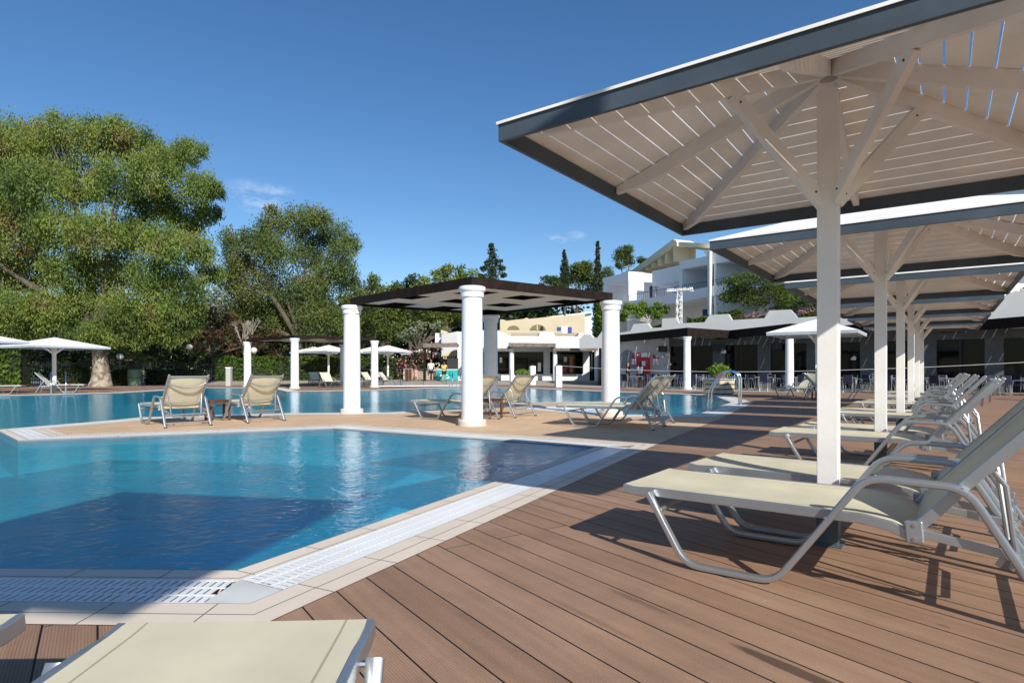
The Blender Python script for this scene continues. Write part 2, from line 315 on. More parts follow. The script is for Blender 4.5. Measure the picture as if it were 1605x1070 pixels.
# ---------------------------------------------------------------- directions shared by the site
d1 = Vector((.5877, .8091, 0)); d2 = Vector((-.8091, .5877, 0))       # the parasol row and its eaves
AR = Vector((.8077, -.5897, 0))
def struct(name, mb, m, **k): return mb.build(name, m, kind='structure', **k)
def tess(loops, z):
    tri = tessellate_polygon([[Vector((p[0], p[1], 0)) for p in L] for L in loops]); vs = [(p[0], p[1], z) for L in loops for p in L]
    mb = MB(); mb.v = vs; out = []
    for t in tri:
        a, b, c = (Vector(vs[i]) for i in t); out.append(tuple(t) if (b-a).cross(c-a).z > 0 else tuple(t)[::-1])
    mb.f = out; return mb
def flat(name, mb, m):
    me = bpy.data.meshes.new(name); me.from_pydata(mb.v, [], mb.f); me.update(); me.materials.append(m)
    o = bpy.data.objects.new(name, me); COL.objects.link(o); o['kind'] = 'structure'; return o
# ---------------------------------------------------------------- the pool outline (water edge), as ground points
W = [G(370, 893), G(933, 700), G(523, 671), G(28, 690), G(-6, 673), G(183, 657.5), G(220, 653.5), G(449, 647), G(607, 646), G(700, 640.5), G(782, 634), G(919, 645), G(975, 649.5),
     G(1093, 649.4), G(1146, 630), G(1120, 620), G(1078, 617.5), G(970, 614.2), G(829, 608.2), G(723, 606.5), G(586, 611.5), G(449, 613.2), G(425, 608), G(327, 607.5), G(256, 611.5), G(194, 615), G(105, 617.5), G(-60, 621)]
W = [Vector((p.x, p.y)) for p in W]+[Vector((-34, 21)), Vector((-20, 8)), Vector((-13, 3.7)), Vector((-2.875, 3.325))]
NW = len(W)
area = sum(W[i].x*W[(i+1) % NW].y-W[(i+1) % NW].x*W[i].y for i in range(NW)); SG = 1 if area > 0 else -1
def offs(d):
    out = []
    for i in range(NW):
        a, b, c = W[i-1], W[i], W[(i+1) % NW]; t1, t2 = (b-a).normalized(), (c-b).normalized()
        n1, n2 = Vector((t1.y, -t1.x))*SG, Vector((t2.y, -t2.x))*SG; k = n1+n2; q = max(.3, 1+n1.dot(n2)); out.append(b+k*(d/q))
    return out
O0, O1, O2, O3 = W, offs(.15), offs(.47), offs(.72)
ground = tess([[(-3000, -400), (3000, -400), (3000, 4000), (-3000, 4000)], [(-45, -6), (45, -6), (45, 46), (-45, 46)]], -.01)
soil = mat('dry_soil', (.16, .13, .08), .95, .3, .3, .3, 4, col2=(.09, .11, .04))
flat('ground', ground, soil)
# brown deck: rectangle minus pool surround and peninsula
hole = [O3[0], O3[1]]+O3[14:NW]
deckm = tess([[(-45, -6), (45, -6), (45, 46), (-45, 46)], hole], 0.0)
flat('timber_deck', deckm, deck_mat)
tan = O3[1:15]
flat('tan_paving', tess([tan], 0.0), tan_mat)
flat('tan_paving_end', tess([[O3[1], O3[13], O3[14]]], .003), tan_mat)
def strip(name, A, B, m, z=0., idx=None, uvw=None):
    me = bpy.data.meshes.new(name); vs = []; fs = []; uv = []
    for i in (idx or range(NW)):
        j = (i+1) % NW; b = len(vs); vs += [(*A[i], z), (*A[j], z), (*B[j], z), (*B[i], z)]; fs.append((b, b+1, b+2, b+3) if SG < 0 else (b+3, b+2, b+1, b))
        L = (W[j]-W[i]).normalized(); o = W[i]; nn = Vector((L.y, -L.x))*SG
        q = [((Vector(v[:2])-o).dot(L), (Vector(v[:2])-o).dot(nn)-uvw) for v in vs[-4:]]; uv += q if SG < 0 else q[::-1]
    me.from_pydata(vs, [], fs); me.update(); u = me.uv_layers.new(name='UVMap'); u.data.foreach_set('uv', [c for p in uv for c in p])
    me.materials.append(m); o = bpy.data.objects.new(name, me); COL.objects.link(o); o['kind'] = 'structure'; return o
strip('pool_coping', O0, O1, stone_uv, 0, uvw=.25)
near = [0, NW-2, NW-1]
strip('overflow_grating', O1, O2, grate_uv, 0, [i for i in range(NW) if i not in near], uvw=.155)
strip('gutter', O1, O2, mat('gutter_dark', (.03, .03, .028), .7), -.14, near, uvw=0)
strip('kerb_strip', O2, O3, stone_uv, .002, uvw=.47)
mb = MB()
for i in near:
    for A in (O1, O2):
        p, q = A[i], A[(i+1) % NW]; mb.add([(*p, -.14), (*q, -.14), (*q, 0), (*p, 0)], [(0, 1, 2, 3)])
struct('gutter_walls', mb, stone)
def grating(i, s0, s1, name):
    A, B = O1[i], O1[(i+1) % NW]; A2, B2 = O2[i], O2[(i+1) % NW]; t = (B-A).normalized(); n = Vector((t.y, -t.x))*SG; mb = MB(); ang = math.atan2(t.y, t.x); R = Matrix.Rotation(ang, 3, 'Z')
    def bx(s, v, L, w, z=-.008, h=.012): c = A+t*s+n*v; mb.box((c.x, c.y, z), (L, w, h), R)
    for k in range(4): bx((s0+s1)/2, .010+k*.1, s1-s0, .014, -.0025, .005)
    m = int((s1-s0)/.042)
    for k in range(m+1):
        for r in range(3):
            s = s0+k*.042+(.021 if r == 1 else 0)
            if s < s1-.02: bx(s+.014, .060+r*.1, .028, .088, -.0031, .005)
    for k in range(int((s1-s0)/.5)+1): bx(s0+k*.5, .16, .006, .30, -.003, .0045)
    return struct(name, mb, white_tile)
Lr = (O1[1]-O1[0]).length; grating(0, .02, 3.6, 'overflow_grating')
A = O1[0]; t = (O1[1]-O1[0]).normalized(); n_ = Vector((t.y, -t.x))*SG; mb = MB()
for k in range(int((Lr-3.6)/.5)+1):
    s0 = 3.61+k*.5; s1 = min(s0+.497, Lr)
    if s1 > s0: c = A+t*((s0+s1)/2)+n_*.16; mb.box((c.x, c.y, -.009), (s1-s0, .312, .014), Matrix.Rotation(math.atan2(t.y, t.x), 3, 'Z'))
struct('overflow_panel', mb, white_tile)
Ll = (O1[0]-O1[NW-1]).length
grating(NW-1, 0, Ll-.02, 'overflow_grating'); grating(NW-2, max(0, (O1[NW-1]-O1[NW-2]).length-2), (O1[NW-1]-O1[NW-2]).length, 'overflow_grating')
# corner slab between the two gratings
c0, c1 = O1[0], O2[0]; tl = (O1[NW-1]-O1[0]).normalized()
pl4 = [O1[0]+t*.0, c1+t*.16, c1+Vector((0, 0)), c1+tl*.34, O1[0]+tl*.0]
mb = MB(); mb.prism([(O1[0].x, O1[0].y), ((O2[0]+t*.2).x, (O2[0]+t*.2).y), (O2[0].x, O2[0].y), ((O2[0]+tl*.22).x, (O2[0]+tl*.22).y)], -.03, .0015)
struct('corner_slab', mb, mat('marble_slab', (.62, .62, .60), .4, .08, 5))
# basin
DP = .6; I1, I2, I3 = offs(-.22), offs(-.55), offs(-1.0)
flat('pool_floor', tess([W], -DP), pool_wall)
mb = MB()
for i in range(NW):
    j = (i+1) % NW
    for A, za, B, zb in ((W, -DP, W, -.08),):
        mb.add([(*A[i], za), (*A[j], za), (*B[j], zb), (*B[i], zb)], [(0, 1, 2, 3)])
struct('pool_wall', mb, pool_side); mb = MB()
for i in range(NW): a, b = W[i], W[(i+1) % NW]; mb.add([(*a, -.08), (*b, -.08), (*b, -.002), (*a, -.002)], [(0, 1, 2, 3)])
struct('waterline_trim', mb, mat('trim_tile', (.16, .2, .24), .4))
flat('pool_water', tess([W], -.014), water)
# narrow tan headland beside the far column
isl = [(G(*p).x, G(*p).y) for p in ((760, 634.5), (829, 630.8), (945, 629.2), (972, 633), (940, 638.5), (880, 638.5), (800, 635.8))]
mb = MB(); mb.prism(isl, -1.3, .012); struct('headland', mb, white_tile)
cx = sum(p[0] for p in isl)/7; cy = sum(p[1] for p in isl)/7
flat('headland_paving', tess([[(cx+(p[0]-cx)*.93, cy+(p[1]-cy)*.8) for p in isl]], .018), tan_mat)
# grey paving in front of the restaurant and shops, rising slightly to the shops
gp = [(G(*p).x, G(*p).y) for p in ((735, 603), (830, 603.5), (1000, 609), (1080, 612.3), (1200, 614), (1420, 615), (1700, 618))]
flat('grey_paving', tess([gp+[(45, 24), (45, 45.9), (D(735, 45.9).x, 45.9)]], .005), grey_pave)
mb = MB(); ys = [45.9, 47, 48, 49, 50, 51, 70]; zs = [.006, .02, .09, .17, .23, .25, .25]
for i in range(6): mb.add([(-60, ys[i], zs[i]), (60, ys[i], zs[i]), (60, ys[i+1], zs[i+1]), (-60, ys[i+1], zs[i+1])], [(0, 1, 2, 3)])
flat('raised_terrace', mb, mat('terrace_paving', (.36, .31, .26), .8, .1, 1))
# second shallow pool behind the rim
sp = [G(593, 604.2, .05), G(726, 603.4, .05), G(726, 600.6, .05), G(593, 601, .05)]; sp = [Vector((p.x, min(p.y, 47.2))) for p in sp]
mb = MB(); mb.prism([tuple(p) for p in sp], .002, .06); struct('shallow_pool_wall', mb, white_tile)
flat('shallow_pool_water', tess([[tuple(p*.999+Vector((0, .03))) for p in sp]], .068), mat('shallow_water', (.12, .32, .42), .05, .1, 2))

# ---------------------------------------------------------------- slatted timber parasols
PS = 1.5; ZE, ZA = 2.43, 3.07
def make_parasol():
    r = thing('slatted_parasol', '', 'parasol')
    mb = MB(); mb.box((0, 0, 1.62), (.118, .118, 2.5)); mb.build('post', wood_white, r, bevel=.004)
    mb = MB(); mb.box((0, 0, .19), (.124, .124, .38)); mb.box((0, 0, .006), (.17, .17, .012)); mb.build('post_base', slate, r, bevel=.003)
    ze = ZE+.10
    for k in range(4):       # eaves boards
        R = Matrix.Rotation(k*PI/2, 3, 'Z'); mb = MB(); mb.box(R @ Vector((0, -PS+.012, ZE+.05)), (2*PS-(.0 if k % 2 else .05), .025, .10), R); mb.build('eaves_board', slate, r, bevel=.002)
    # roof boards: four slopes of boards parallel to the eaves
    mb = MB(); nb = 13; slope = (ZA-ze)/PS
    for k in range(4):
        R = Matrix.Rotation(k*PI/2, 3, 'Z')
        for i in range(nb):
            y0 = PS+.012-(PS)*i/nb; y1 = PS+.012-PS*(i+1)/nb+.0115
            if i == nb-1: y1 = .0
            def zz(y): return ZA-slope*y
            x0, x1 = y0-.006, max(y1-.006, .001); th = .016
            q = [(-x0, -y0, zz(y0)), (x0, -y0, zz(y0)), (x1, -y1, zz(y1)), (-x1, -y1, zz(y1))]
            q = [R @ Vector(v) for v in q]; q2 = [v+Vector((0, 0, th)) for v in q]
            mb.add(q+q2, [(3, 2, 1, 0), (4, 5, 6, 7), (0, 1, 5, 4), (1, 2, 6, 5), (2, 3, 7, 6), (3, 0, 4, 7)])
    mb.build('roof', roof_white, r)
    for k in range(8):       # ribs: four hips, four mid ribs
        a = -PI/2+k*PI/4; hip = k % 2; L = (PS-.03)*(math.sqrt(2) if hip else 1); u = Vector((math.cos(a), math.sin(a), 0))
        sl_ = slope/(math.sqrt(2) if hip else 1); z0, z1 = ZA-.062, ZA-.062-sl_*L
        mb = MB(); rr = Vector((-u.y, u.x, 0))*.022; h0, h1 = .05, .045
        p0, p1 = u*.05, u*L; e1 = p1-u*.0
        vs = []
        for p, z, h in ((p0, z0, .055), (p1-u*.25, ZA-.062-sl_*(L-.25), .055), (p1, z1, .03)):
            top = z+.055; bot = z-.055 if p is not p1 else z+.0
            for s_ in (-1, 1):
                for zq in (bot, top): vs.append(p+rr*s_+Vector((0, 0, zq)))
        mb.add(vs, [(0, 1, 3, 2), (0, 4, 5, 1), (2, 3, 7, 6), (0, 2, 6, 4), (1, 5, 7, 3), (4, 8, 9, 5), (6, 7, 11, 10), (4, 6, 10, 8), (5, 9, 11, 7), (8, 10, 11, 9)])
        mb.build('rib', wood_white, r)
    for k in range(4):       # braces under the hips
        a = -PI/4+k*PI/2; u = Vector((math.cos(a), math.sin(a), 0)); mb = MB()
        mb.beam(u*.05+Vector((0, 0, 2.17)), u*.66+Vector((0, 0, 2.80)), .045, .085); b = mb.build('brace', wood_white, r, bevel=.003)
        for f in (.09, .93):
            c = u*(.05+.61*f)+Vector((0, 0, 2.17+.63*f)); s_ = Vector((-u.y, u.x, 0)); mb = MB(); mb.tube([c-s_*.026, c+s_*.026], .007, 6); mb.build('bolt', black_metal, b)
    return r
par = make_parasol(); RZ = math.atan2(d1.y, d1.x)-PI/2
words = ['nearest', 'second', 'third', 'fourth', 'fifth', 'farthest']
C0 = Vector((2.016, 3.79, 0)); STEP = Vector((2.262, 3.115, 0))
for k in range(6):
    lab = f'white slatted timber parasol with slate blue eaves, {words[k]} of the row on the timber deck'
    o = par if k == 0 else dup(par, C0+STEP*k, RZ, lab)
    o.location = C0+STEP*k; o.rotation_euler = (0, 0, RZ); o['label'] = lab; o['group'] = 'parasols in a row over the loungers'
# more of them
lit_eaves = mat('lit_eaves', (.40, .45, .50), .5)  # slate eaves recoloured pale to carry the light on these parasols
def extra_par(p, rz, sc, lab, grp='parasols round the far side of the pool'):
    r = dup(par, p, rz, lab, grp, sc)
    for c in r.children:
        if c.name.startswith('eaves_board'): c.material_slots[0].link = 'OBJECT'; c.material_slots[0].material = lit_eaves
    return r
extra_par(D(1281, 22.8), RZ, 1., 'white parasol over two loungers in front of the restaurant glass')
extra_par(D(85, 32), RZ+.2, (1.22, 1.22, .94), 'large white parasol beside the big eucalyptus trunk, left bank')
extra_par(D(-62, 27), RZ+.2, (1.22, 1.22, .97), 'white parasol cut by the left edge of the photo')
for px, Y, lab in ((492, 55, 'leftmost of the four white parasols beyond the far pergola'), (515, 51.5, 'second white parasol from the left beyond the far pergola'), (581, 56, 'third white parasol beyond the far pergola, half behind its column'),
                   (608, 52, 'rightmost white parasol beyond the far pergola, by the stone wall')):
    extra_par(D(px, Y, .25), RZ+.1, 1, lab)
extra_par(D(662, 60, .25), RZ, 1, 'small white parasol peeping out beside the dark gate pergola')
# unseen parasol, inferred from the coping shade; stretched tall and placed to cast it
extra_par(Vector((-.03, -2.42, 0)), -.17, (1.3, 1.3, 2.06), 'unseen white slatted parasol behind the viewpoint, stretched tall to shade the near coping')

# ---------------------------------------------------------------- sun loungers
def make_lounger(up=True, nm='sun_lounger'):
    r = thing(nm, '', 'sun lounger'); bk0 = Vector((1.42, .36)); bk1 = Vector((1.97, 1.0))
    rail = [(-.03, .395), (.04, .385), (.15, .392), (1.22, .392), (1.34, .372), (1.44, .33)]
    sq = [(-.0125, -.024), (.0125, -.024), (.0125, .024), (-.0125, .024)]
    for s in (-1, 1):
        mb = MB(); mb.sweep(rail, s*.335, sq); mb.build('seat_rail', alu, r, bevel=.004)
        mb = MB(); mb.sweep([(bk0.x, bk0.y), (1.5, .45), (1.62, .60), tuple(bk1)], s*.33, sq); mb.build('back_rail', alu, r, bevel=.004)
        path = fillet([(.15, .395), (.37, .022), (.84, .022), (1.24, .60), (1.62, .59), (1.95, .012)], .085, 5)
        n = 12; prof = [(.023*math.copysign(abs(math.cos(2*PI*k/n))**.6, math.cos(2*PI*k/n)), .0175*math.copysign(abs(math.sin(2*PI*k/n))**.6, math.sin(2*PI*k/n))) for k in range(n)]
        mb = MB(); mb.sweep([tuple(p) for p in path], s*.381, prof); lg = mb.build('leg_frame', alu, r, smooth=True)
        for (x, z) in ((.158, .385), (1.075, .385), (1.60, .585), (1.82, .235)):
            mb = MB(); mb.tube([(x, s*.325, z), (x, s*.402, z)], .009, 8); mb.build('bolt', steel, lg, smooth=True)
        mb = MB(); mb.box((1.43, s*.35, .365), (.07, .022, .10), Matrix.Rotation(-.08, 3, 'Y')); hp = mb.build('hinge_plate', alu, r, bevel=.006)
        for zz_ in (.335, .395): mb = MB(); mb.tube([(1.43, s*.355, zz_), (1.43, s*.366, zz_)], .008, 8); mb.build('rivet', steel, hp, smooth=True)
        mb = MB(); mb.box((1.945, s*.381, .012), (.05, .05, .024)); mb.build('foot_cap', black_metal, lg, bevel=.004)
        mb = MB(); mb.box((bk1.x+.004, s*.33, bk1.y+.006), (.03, .03, .05), Matrix.Rotation(.86, 3, 'Y')); mb.build('end_cap', alu, r, bevel=.004)
        mb = MB(); mb.sweep([(1.45, .36), (1.83, .305)], s*.335, [(-.01, -.02), (.01, -.02), (.01, .02), (-.01, .02)]); mb.build('side_bar', alu, r, bevel=.003)
    mb = MB()
    for x, z in ((.25, .30), (.20, .335)): pass
    mb.tube([(.215, -.37, .30), (.215, .37, .30)], .013, 8); mb.build('front_crossbar', alu, r, smooth=True)
    mb = MB(); mb.tube([(1.90, -.37, .085), (1.90, .37, .085)], .015, 8); mb.build('rear_crossbar', alu, r, smooth=True)
    mb = MB(); mb.tube([(1.82, -.36, .24), (1.82, .36, .24)], .014, 8); mb.tube([(1.40, -.33, .34), (1.40, .33, .34)], .013, 8); mb.build('hinge_crossbar', alu, r, smooth=True)
    # support hoop behind the backrest
    def bp(t, off): d = (bk1-bk0).normalized(); q = bk0+d*t+Vector((d.y, -d.x))*off; return q
    a = bp(.42, .03); mb = MB(); c = Vector((1.80, .21))
    pts = [(a.x, -.29, a.y), (a.x+.04, -.275, a.y-.06), (c.x, -.25, c.y+.02), (c.x+.015, -.21, c.y-.015), (c.x+.015, .21, c.y-.015), (c.x, .25, c.y+.02), (a.x+.04, .275, a.y-.06), (a.x, .29, a.y)]
    mb.tube(pts, .012, 8)
    for s in (-1, 1):       # toothed rests
        for k in range(3): mb.box((1.74+.045*k, s*.30, .275-.008*k), (.02, .02, .05), Matrix.Rotation(.5, 3, 'Y'))
    mb.build('support_hoop', alu, r, smooth=True)
    for t in (.2, .80):      # curved cross braces under the sling
        mb = MB(); pts = []
        for k in range(9):
            y = -.32+.08*k; sag = .07*(1-(y/.32)**2)*(1 if t > .5 else .3); q = bp(t*.84, .015+sag*.9); q2 = q-(bk1-bk0).normalized()*sag*1.1; pts.append((q2.x, y, q2.y))
        mb.tube(pts, .012, 8); mb.build('back_brace', alu, r, smooth=True)
    def sling(path, y, sag, nm2):
        P = [Vector(p) for p in path]; L = len(P); mb = MB(); ny = 12; vs = []; m2 = []
        for i, p in enumerate(P):
            t = (P[min(i+1, L-1)]-P[max(i-1, 0)]).normalized(); nn = Vector((-t.y, t.x))
            for j in range(ny+1):
                yy = -y+2*y*j/ny; s_ = -sag*(1-(yy/y)**2)*min(1, 4*(i/(L-1))*(1-i/(L-1))+.15); q = p+nn*(.020+s_); vs.append((q.x, yy, q.y)); q = q-nn*.003; m2.append((q.x, yy, q.y))
        N = len(vs); fs = []; w_ = ny+1
        for i in range(L-1):
            for j in range(ny): a = i*w_+j; fs += [(a, a+1, a+w_+1, a+w_), (N+a, N+a+w_, N+a+w_+1, N+a+1)]
        bd = [i*w_ for i in range(L)]+[(L-1)*w_+j for j in range(1, w_)]+[i*w_+ny for i in range(L-2, -1, -1)]+[j for j in range(ny-1, 0, -1)]
        for a, b in zip(bd, bd[1:]+bd[:1]): fs.append((a, b, N+b, N+a))
        mb.add(vs+m2, fs); return mb.build(nm2, fabric, r, smooth=True)
    seat = [(-.02+.06*i, .393) for i in range(21)]+[(1.27, .386), (1.33, .376), (1.38, .36), (1.425, .335)]
    seat[0] = (-.03, .397)
    sling(seat, .325, .012, 'seat_sling')
    d = bk1-bk0; back = [(1.435, .345), (1.45, .372)]+[(bk0.x+d.x*t, bk0.y+d.y*t) for t in (.08, .16, .24, .32, .4, .48, .56, .64, .72, .8, .88, .96, .985)]
    sling(back, .322, .03, 'back_sling')
    mb = MB(); mb.tube([(bk1.x-.012, -.33, bk1.y-.012), (bk1.x-.012, .33, bk1.y-.012)], .014, 8); mb.build('top_crossbar', alu, r, smooth=True)
    return r
lg0 = make_lounger(); lg0.scale = (1, 1.08, 1); used = [False]
def lounger(loc, foot_to_head, label, group):
    a = math.atan2(foot_to_head[1], foot_to_head[0])
    if not used[0]:
        used[0] = True; lg0.location = loc; lg0.rotation_euler = (0, 0, a); lg0['label'] = label; lg0['group'] = group; return lg0
    return dup(lg0, loc, a, label, group)
LD = Vector((.79, -.613, 0)); LW = Vector((.613, .79, 0))
for k in range(6):
    base = Vector((.70, 3.60, 0))+LW*.35+STEP*k
    jit = (0, .03, -.05, .04, -.02, .03)[k]
    for j in range(2):
        p = base+LW*(1.03*j)+LD*(jit*(1 if j else -1)+(.02 if j else 0)); dd = LD+LW*(.012*(k-2)*(1 if j else -1))
        lab = f'cream sling lounger {"in front of" if j == 0 else "just behind"} the post of the {words[k]} parasol' if k else ('nearest large cream lounger in front of the big parasol post, foot end to the pool' if j == 0 else 'cream lounger just behind the post of the big nearest parasol')
        lounger(p, dd, lab, 'loungers in a row under the parasols')
def by_rear(pn, pf, label, group='loungers on the tan peninsula'):
    """place by the ground pixels of its two rear feet"""
    a, b = G(*pn), G(*pf); c = (a+b)/2; w = (b-a).normalized(); d = Vector((w.y, -w.x, 0))
    lounger(c-d*1.95, d, label, group)
by_rear((258, 671), (332, 666.4), 'cream lounger seen from behind, left of the small brown table')
by_rear((385, 663.3), (450, 658.8), 'cream lounger seen from behind, right of the small brown table')
by_rear((751, 661), (781.7, 657), 'cream lounger half hidden behind the front white column')
by_rear((808, 654.8), (839.5, 651.5), 'cream lounger facing the upper pool, right of the front white column')
by_rear((1024.5, 674.5), (1041.6, 668.6), 'front of the two parallel loungers in the parasol shade by the tan paving')
by_rear((1042.2, 668.2), (1057, 662.4), 'rear of the two parallel loungers in the parasol shade by the tan paving')
def lng(px, py, ang, label, group, z=0): p = G(px, py, z); lounger(p, (math.cos(math.radians(ang)), math.sin(math.radians(ang))), label, group)
lng(1222, 622.5, 22, 'lounger left of the dark table under the lone parasol', 'loungers by the restaurant')
lng(1350, 626.5, 160, 'lounger right of the dark table under the lone parasol', 'loungers by the restaurant')
lng(133, 614.5, 206, 'lounger under the large parasol on the left bank by the pool ladder', 'loungers on the left bank')
lng(36, 617, 204, 'lounger cut by the left edge on the left bank', 'loungers on the left bank')
lng(531, 607.5, 135, 'lounger with raised back beside the far pergola, left one of the pair', 'loungers beyond the pool')
lng(574, 607, 135, 'lounger with raised back between the far pergola columns, right one of the pair', 'loungers beyond the pool')
for i, (px, Y, an) in enumerate(((500, 45.2, 120), (600, 45.6, 150), (632, 45.3, 165), (612, 49.5, 150))):
    lounger(D(px, Y, 0 if Y < 46 else .2), (math.cos(math.radians(an)), math.sin(math.radians(an))), ['small distant lounger behind the left column of the far pergola', 'distant lounger left of the parasol pole at the stone wall', 'distant lounger in front of the stone wall', 'farthest lounger by the stone wall parasol'][i], 'loungers beyond the pool')
lounger(Vector((-.722, 1.60, 0)), (.035, -1, 0), 'lounger foot at the bottom edge, sunlit cream sling nearest the viewer', 'nearest loungers at the bottom edge').scale = (1, 1, 1)
lounger(Vector((-1.715, 1.64, 0)), (.02, -1, 0), 'lounger corner in the bottom left corner of the photo', 'nearest loungers at the bottom edge').scale = (1, 1, 1)
# side tables
def make_table():
    r = thing('side_table', '', 'side table'); mb = MB()
    for k in range(5): mb.box((-.18+.09*k, 0, .445), (.083, .46, .022))
    mb.build('tabletop', table_wood, r, bevel=.002); mb = MB()
    for s in (-1, 1): mb.box((0, s*.2, .405), (.4, .022, .055)); mb.box((s*.2, 0, .405), (.022, .378, .055))
    mb.build('apron', table_wood, r)
    for sx in (-1, 1):
        for sy in (-1, 1): mb = MB(); mb.box((sx*.19, sy*.19, .215), (.045, .045, .43)); mb.build('leg', table_wood, r, bevel=.002)
    return r
tb = make_table(); tb.location = D(341, 13.25); tb.rotation_euler = (0, 0, .75); tb['label'] = 'brown wooden side table between two loungers seen from behind'; tb['group'] = 'wooden side tables'
dup(tb, D(768, 13.9), .8, 'brown wooden side table between the loungers behind the front column')
dup(tb, D(1285, 23.6), .3, 'dark wooden side table under the lone parasol by the restaurant')
dup(tb, D(552, 41), .5, 'brown wooden table between the two loungers at the far pergola')

# ---------------------------------------------------------------- column pergolas
def column(r, p, H, rad):
    base = MB(); base.lathe([(rad*1.32, 0), (rad*1.32, .10), (rad*1.25, .115), (rad*1.03, .12)], 32, p); b = base.build('column_base', mat_base, r, smooth=True)
    mb = MB(); mb.lathe([(rad, .12), (rad*.985, H*.5), (rad*.93, H-.22)], 32, p); mb.build('column', column_paint, r, smooth=True)
    mb = MB(); mb.lathe([(rad*.93, H-.22), (rad*1.06, H-.215), (rad*1.08, H-.16), (rad*1.06, H-.12), (rad*1.10, H-.115), (rad*1.22, H-.085), (rad*1.25, H-.05), (rad*1.22, H-.012), (rad*1.1, H)], 32, p); mb.build('capital', column_paint, r, smooth=True)
mat_base = mat('column_foot', (.62, .57, .50), .75, .12, 6, .2, 30)
def pergola(name, label, P, H, rad, nx=6, ny=6):
    """P: four column centres in order"""
    c = sum((Vector(p) for p in P), Vector())/4; r = thing(name, label, 'pergola', c); Q = [Vector(p)-c for p in P]
    for q in Q: column(r, q, H, rad)
    def B(u, v, z): a = Q[0].lerp(Q[1], u); b = Q[3].lerp(Q[2], u); p = a.lerp(b, v); return Vector((p.x, p.y, z))
    z0, z1 = H+.004, H+.20; e = .0
    for k in range(4):
        a, b = Q[k].copy(), Q[(k+1) % 4].copy(); a.z = b.z = (z0+z1)/2; dd = (b-a).normalized(); s_ = .03 if k % 2 else .0
        mb = MB(); mb.beam(a-dd*(.03-s_*1.9), b+dd*(.03-s_*1.9), .06, z1-z0); mb.build('edge_beam', dark_wood, r)
    # ceiling of pale panels broken by open timber bays
    panel, fr, rf = MB(), MB(), MB(); zc = H+.07
    for i in range(nx):
        for j in range(ny):
            u0, u1, v0, v1 = i/nx, (i+1)/nx, j/ny, (j+1)/ny
            if not ((i % 2 == 1 and j % 4 == 1) or (i % 2 == 0 and j % 4 == 3)):
                panel.add([B(u0, v0, zc), B(u1, v0, zc), B(u1, v1, zc), B(u0, v1, zc)], [(0, 1, 2, 3)])
                panel.add([B(u0, v0, zc+.02), B(u1, v0, zc+.02), B(u1, v1, zc+.02), B(u0, v1, zc+.02)], [(0, 1, 2, 3)])
            else:
                hf = .30; cc = [B(u0, v0, zc), B(u1, v0, zc), B(u1, v1, zc), B(u0, v1, zc)]
                fr = MB()
                for a, b in ((0, 1), (1, 2), (2, 3), (3, 0)):
                    pa, pb = cc[a].copy(), cc[b].copy(); q1 = pa+Vector((0, 0, .085)); q2 = pb+Vector((0, 0, .085)); fr.add([pa, pb, q2, q1], [(0, 1, 2, 3)])
                fr.build('bay_frame', dark_wood, r)
                q = MB(); um = (u0+u1)/2; vm = (v0+v1)/2; q.beam(B(u0+.01, vm, zc+.075), B(u1-.01, vm, zc+.075), .13, .02); q.build('bay_light_slat', white_paint, r)  # white slat standing in for sunlit panel edges inside the bay
    n = 34
    for k in range(n):
        u0, u1 = k/n, (k+.985)/n; rf.add([B(u0, .01, z1-.035), B(u1, .01, z1-.035), B(u1, .99, z1-.035), B(u0, .99, z1-.035)]+[B(u0, .01, z1-.015), B(u1, .01, z1-.015), B(u1, .99, z1-.015), B(u0, .99, z1-.015)],
            [(0, 3, 2, 1), (4, 5, 6, 7), (0, 1, 5, 4), (1, 2, 6, 5), (2, 3, 7, 6), (3, 0, 4, 7)])
    panel.build('ceiling_panel', mat_ceil, r); rf.build('roof_boards', dark_wood, r)
    return r
mat_ceil = mat('ceiling_cloth', (.66, .61, .52), .8, .04, 1)
PA, PB, PC, PD = D(740, 12.05), D(551.5, 15.55), D(957.5, 14.55), D(769, 18.2)
pergola('column_pergola', 'dark roofed pergola on four white columns in the middle of the tan peninsula', [PA, PC, PD, PB], 2.8, .22)
pergola('column_pergola', 'far dark roofed pergola on white columns beyond the upper pool', [D(462, 36.6), D(587, 39.6), D(538, 44.8), D(388, 41.3)], 3.1, .245)
# ---------------------------------------------------------------- restaurant building
WP = Plane((13.15, 38.24), AR); wallm = wall_grey; pillar_shade_grey = mat('pillar_shade_grey', (.10, .11, .115), .8, .1)  # pillar colour darkened to hold the deep shade under the canopies
rest = thing('restaurant_building', 'long white restaurant wall with stepped parapet and dark glazed openings', 'building', WP.w(0, 0))
rest_inv = rest.matrix_world
def P_(o, root): root_loc = root.location; o.parent = root; o.matrix_parent_inverse = Matrix.Translation(-root_loc); return o
pp = [(908, 531), (916, 524), (925, 524), (929, 529), (936, 529), (945, 517), (948, 517), (950, 524), (988, 519), (993, 508), (1014, 506), (1020, 514), (1037, 513), (1038, 499), (1059, 498), (1064, 506.5), (1104, 505), (1112, 493.5), (1141, 492), (1147, 501.5), (1198, 498.5),
      (1206, 486.5), (1239, 485), (1250, 498), (1300, 494), (1550, 478), (1590, 456), (1640, 452)]
top = [WP.at(*p) for p in pp]; umin, umax = top[0][0], 19.
top[-1] = (umax, top[-1][1]); zb = 2.75; uD = WP.at(1049, 580)[0]
P_(slab('wall', wallm, None, WP, top+[(umax, zb), (umin, zb)], .35, 0, raw=True), rest)
u1049, u1117 = WP.at(1049, 580)[0], WP.at(1117, 580)[0]
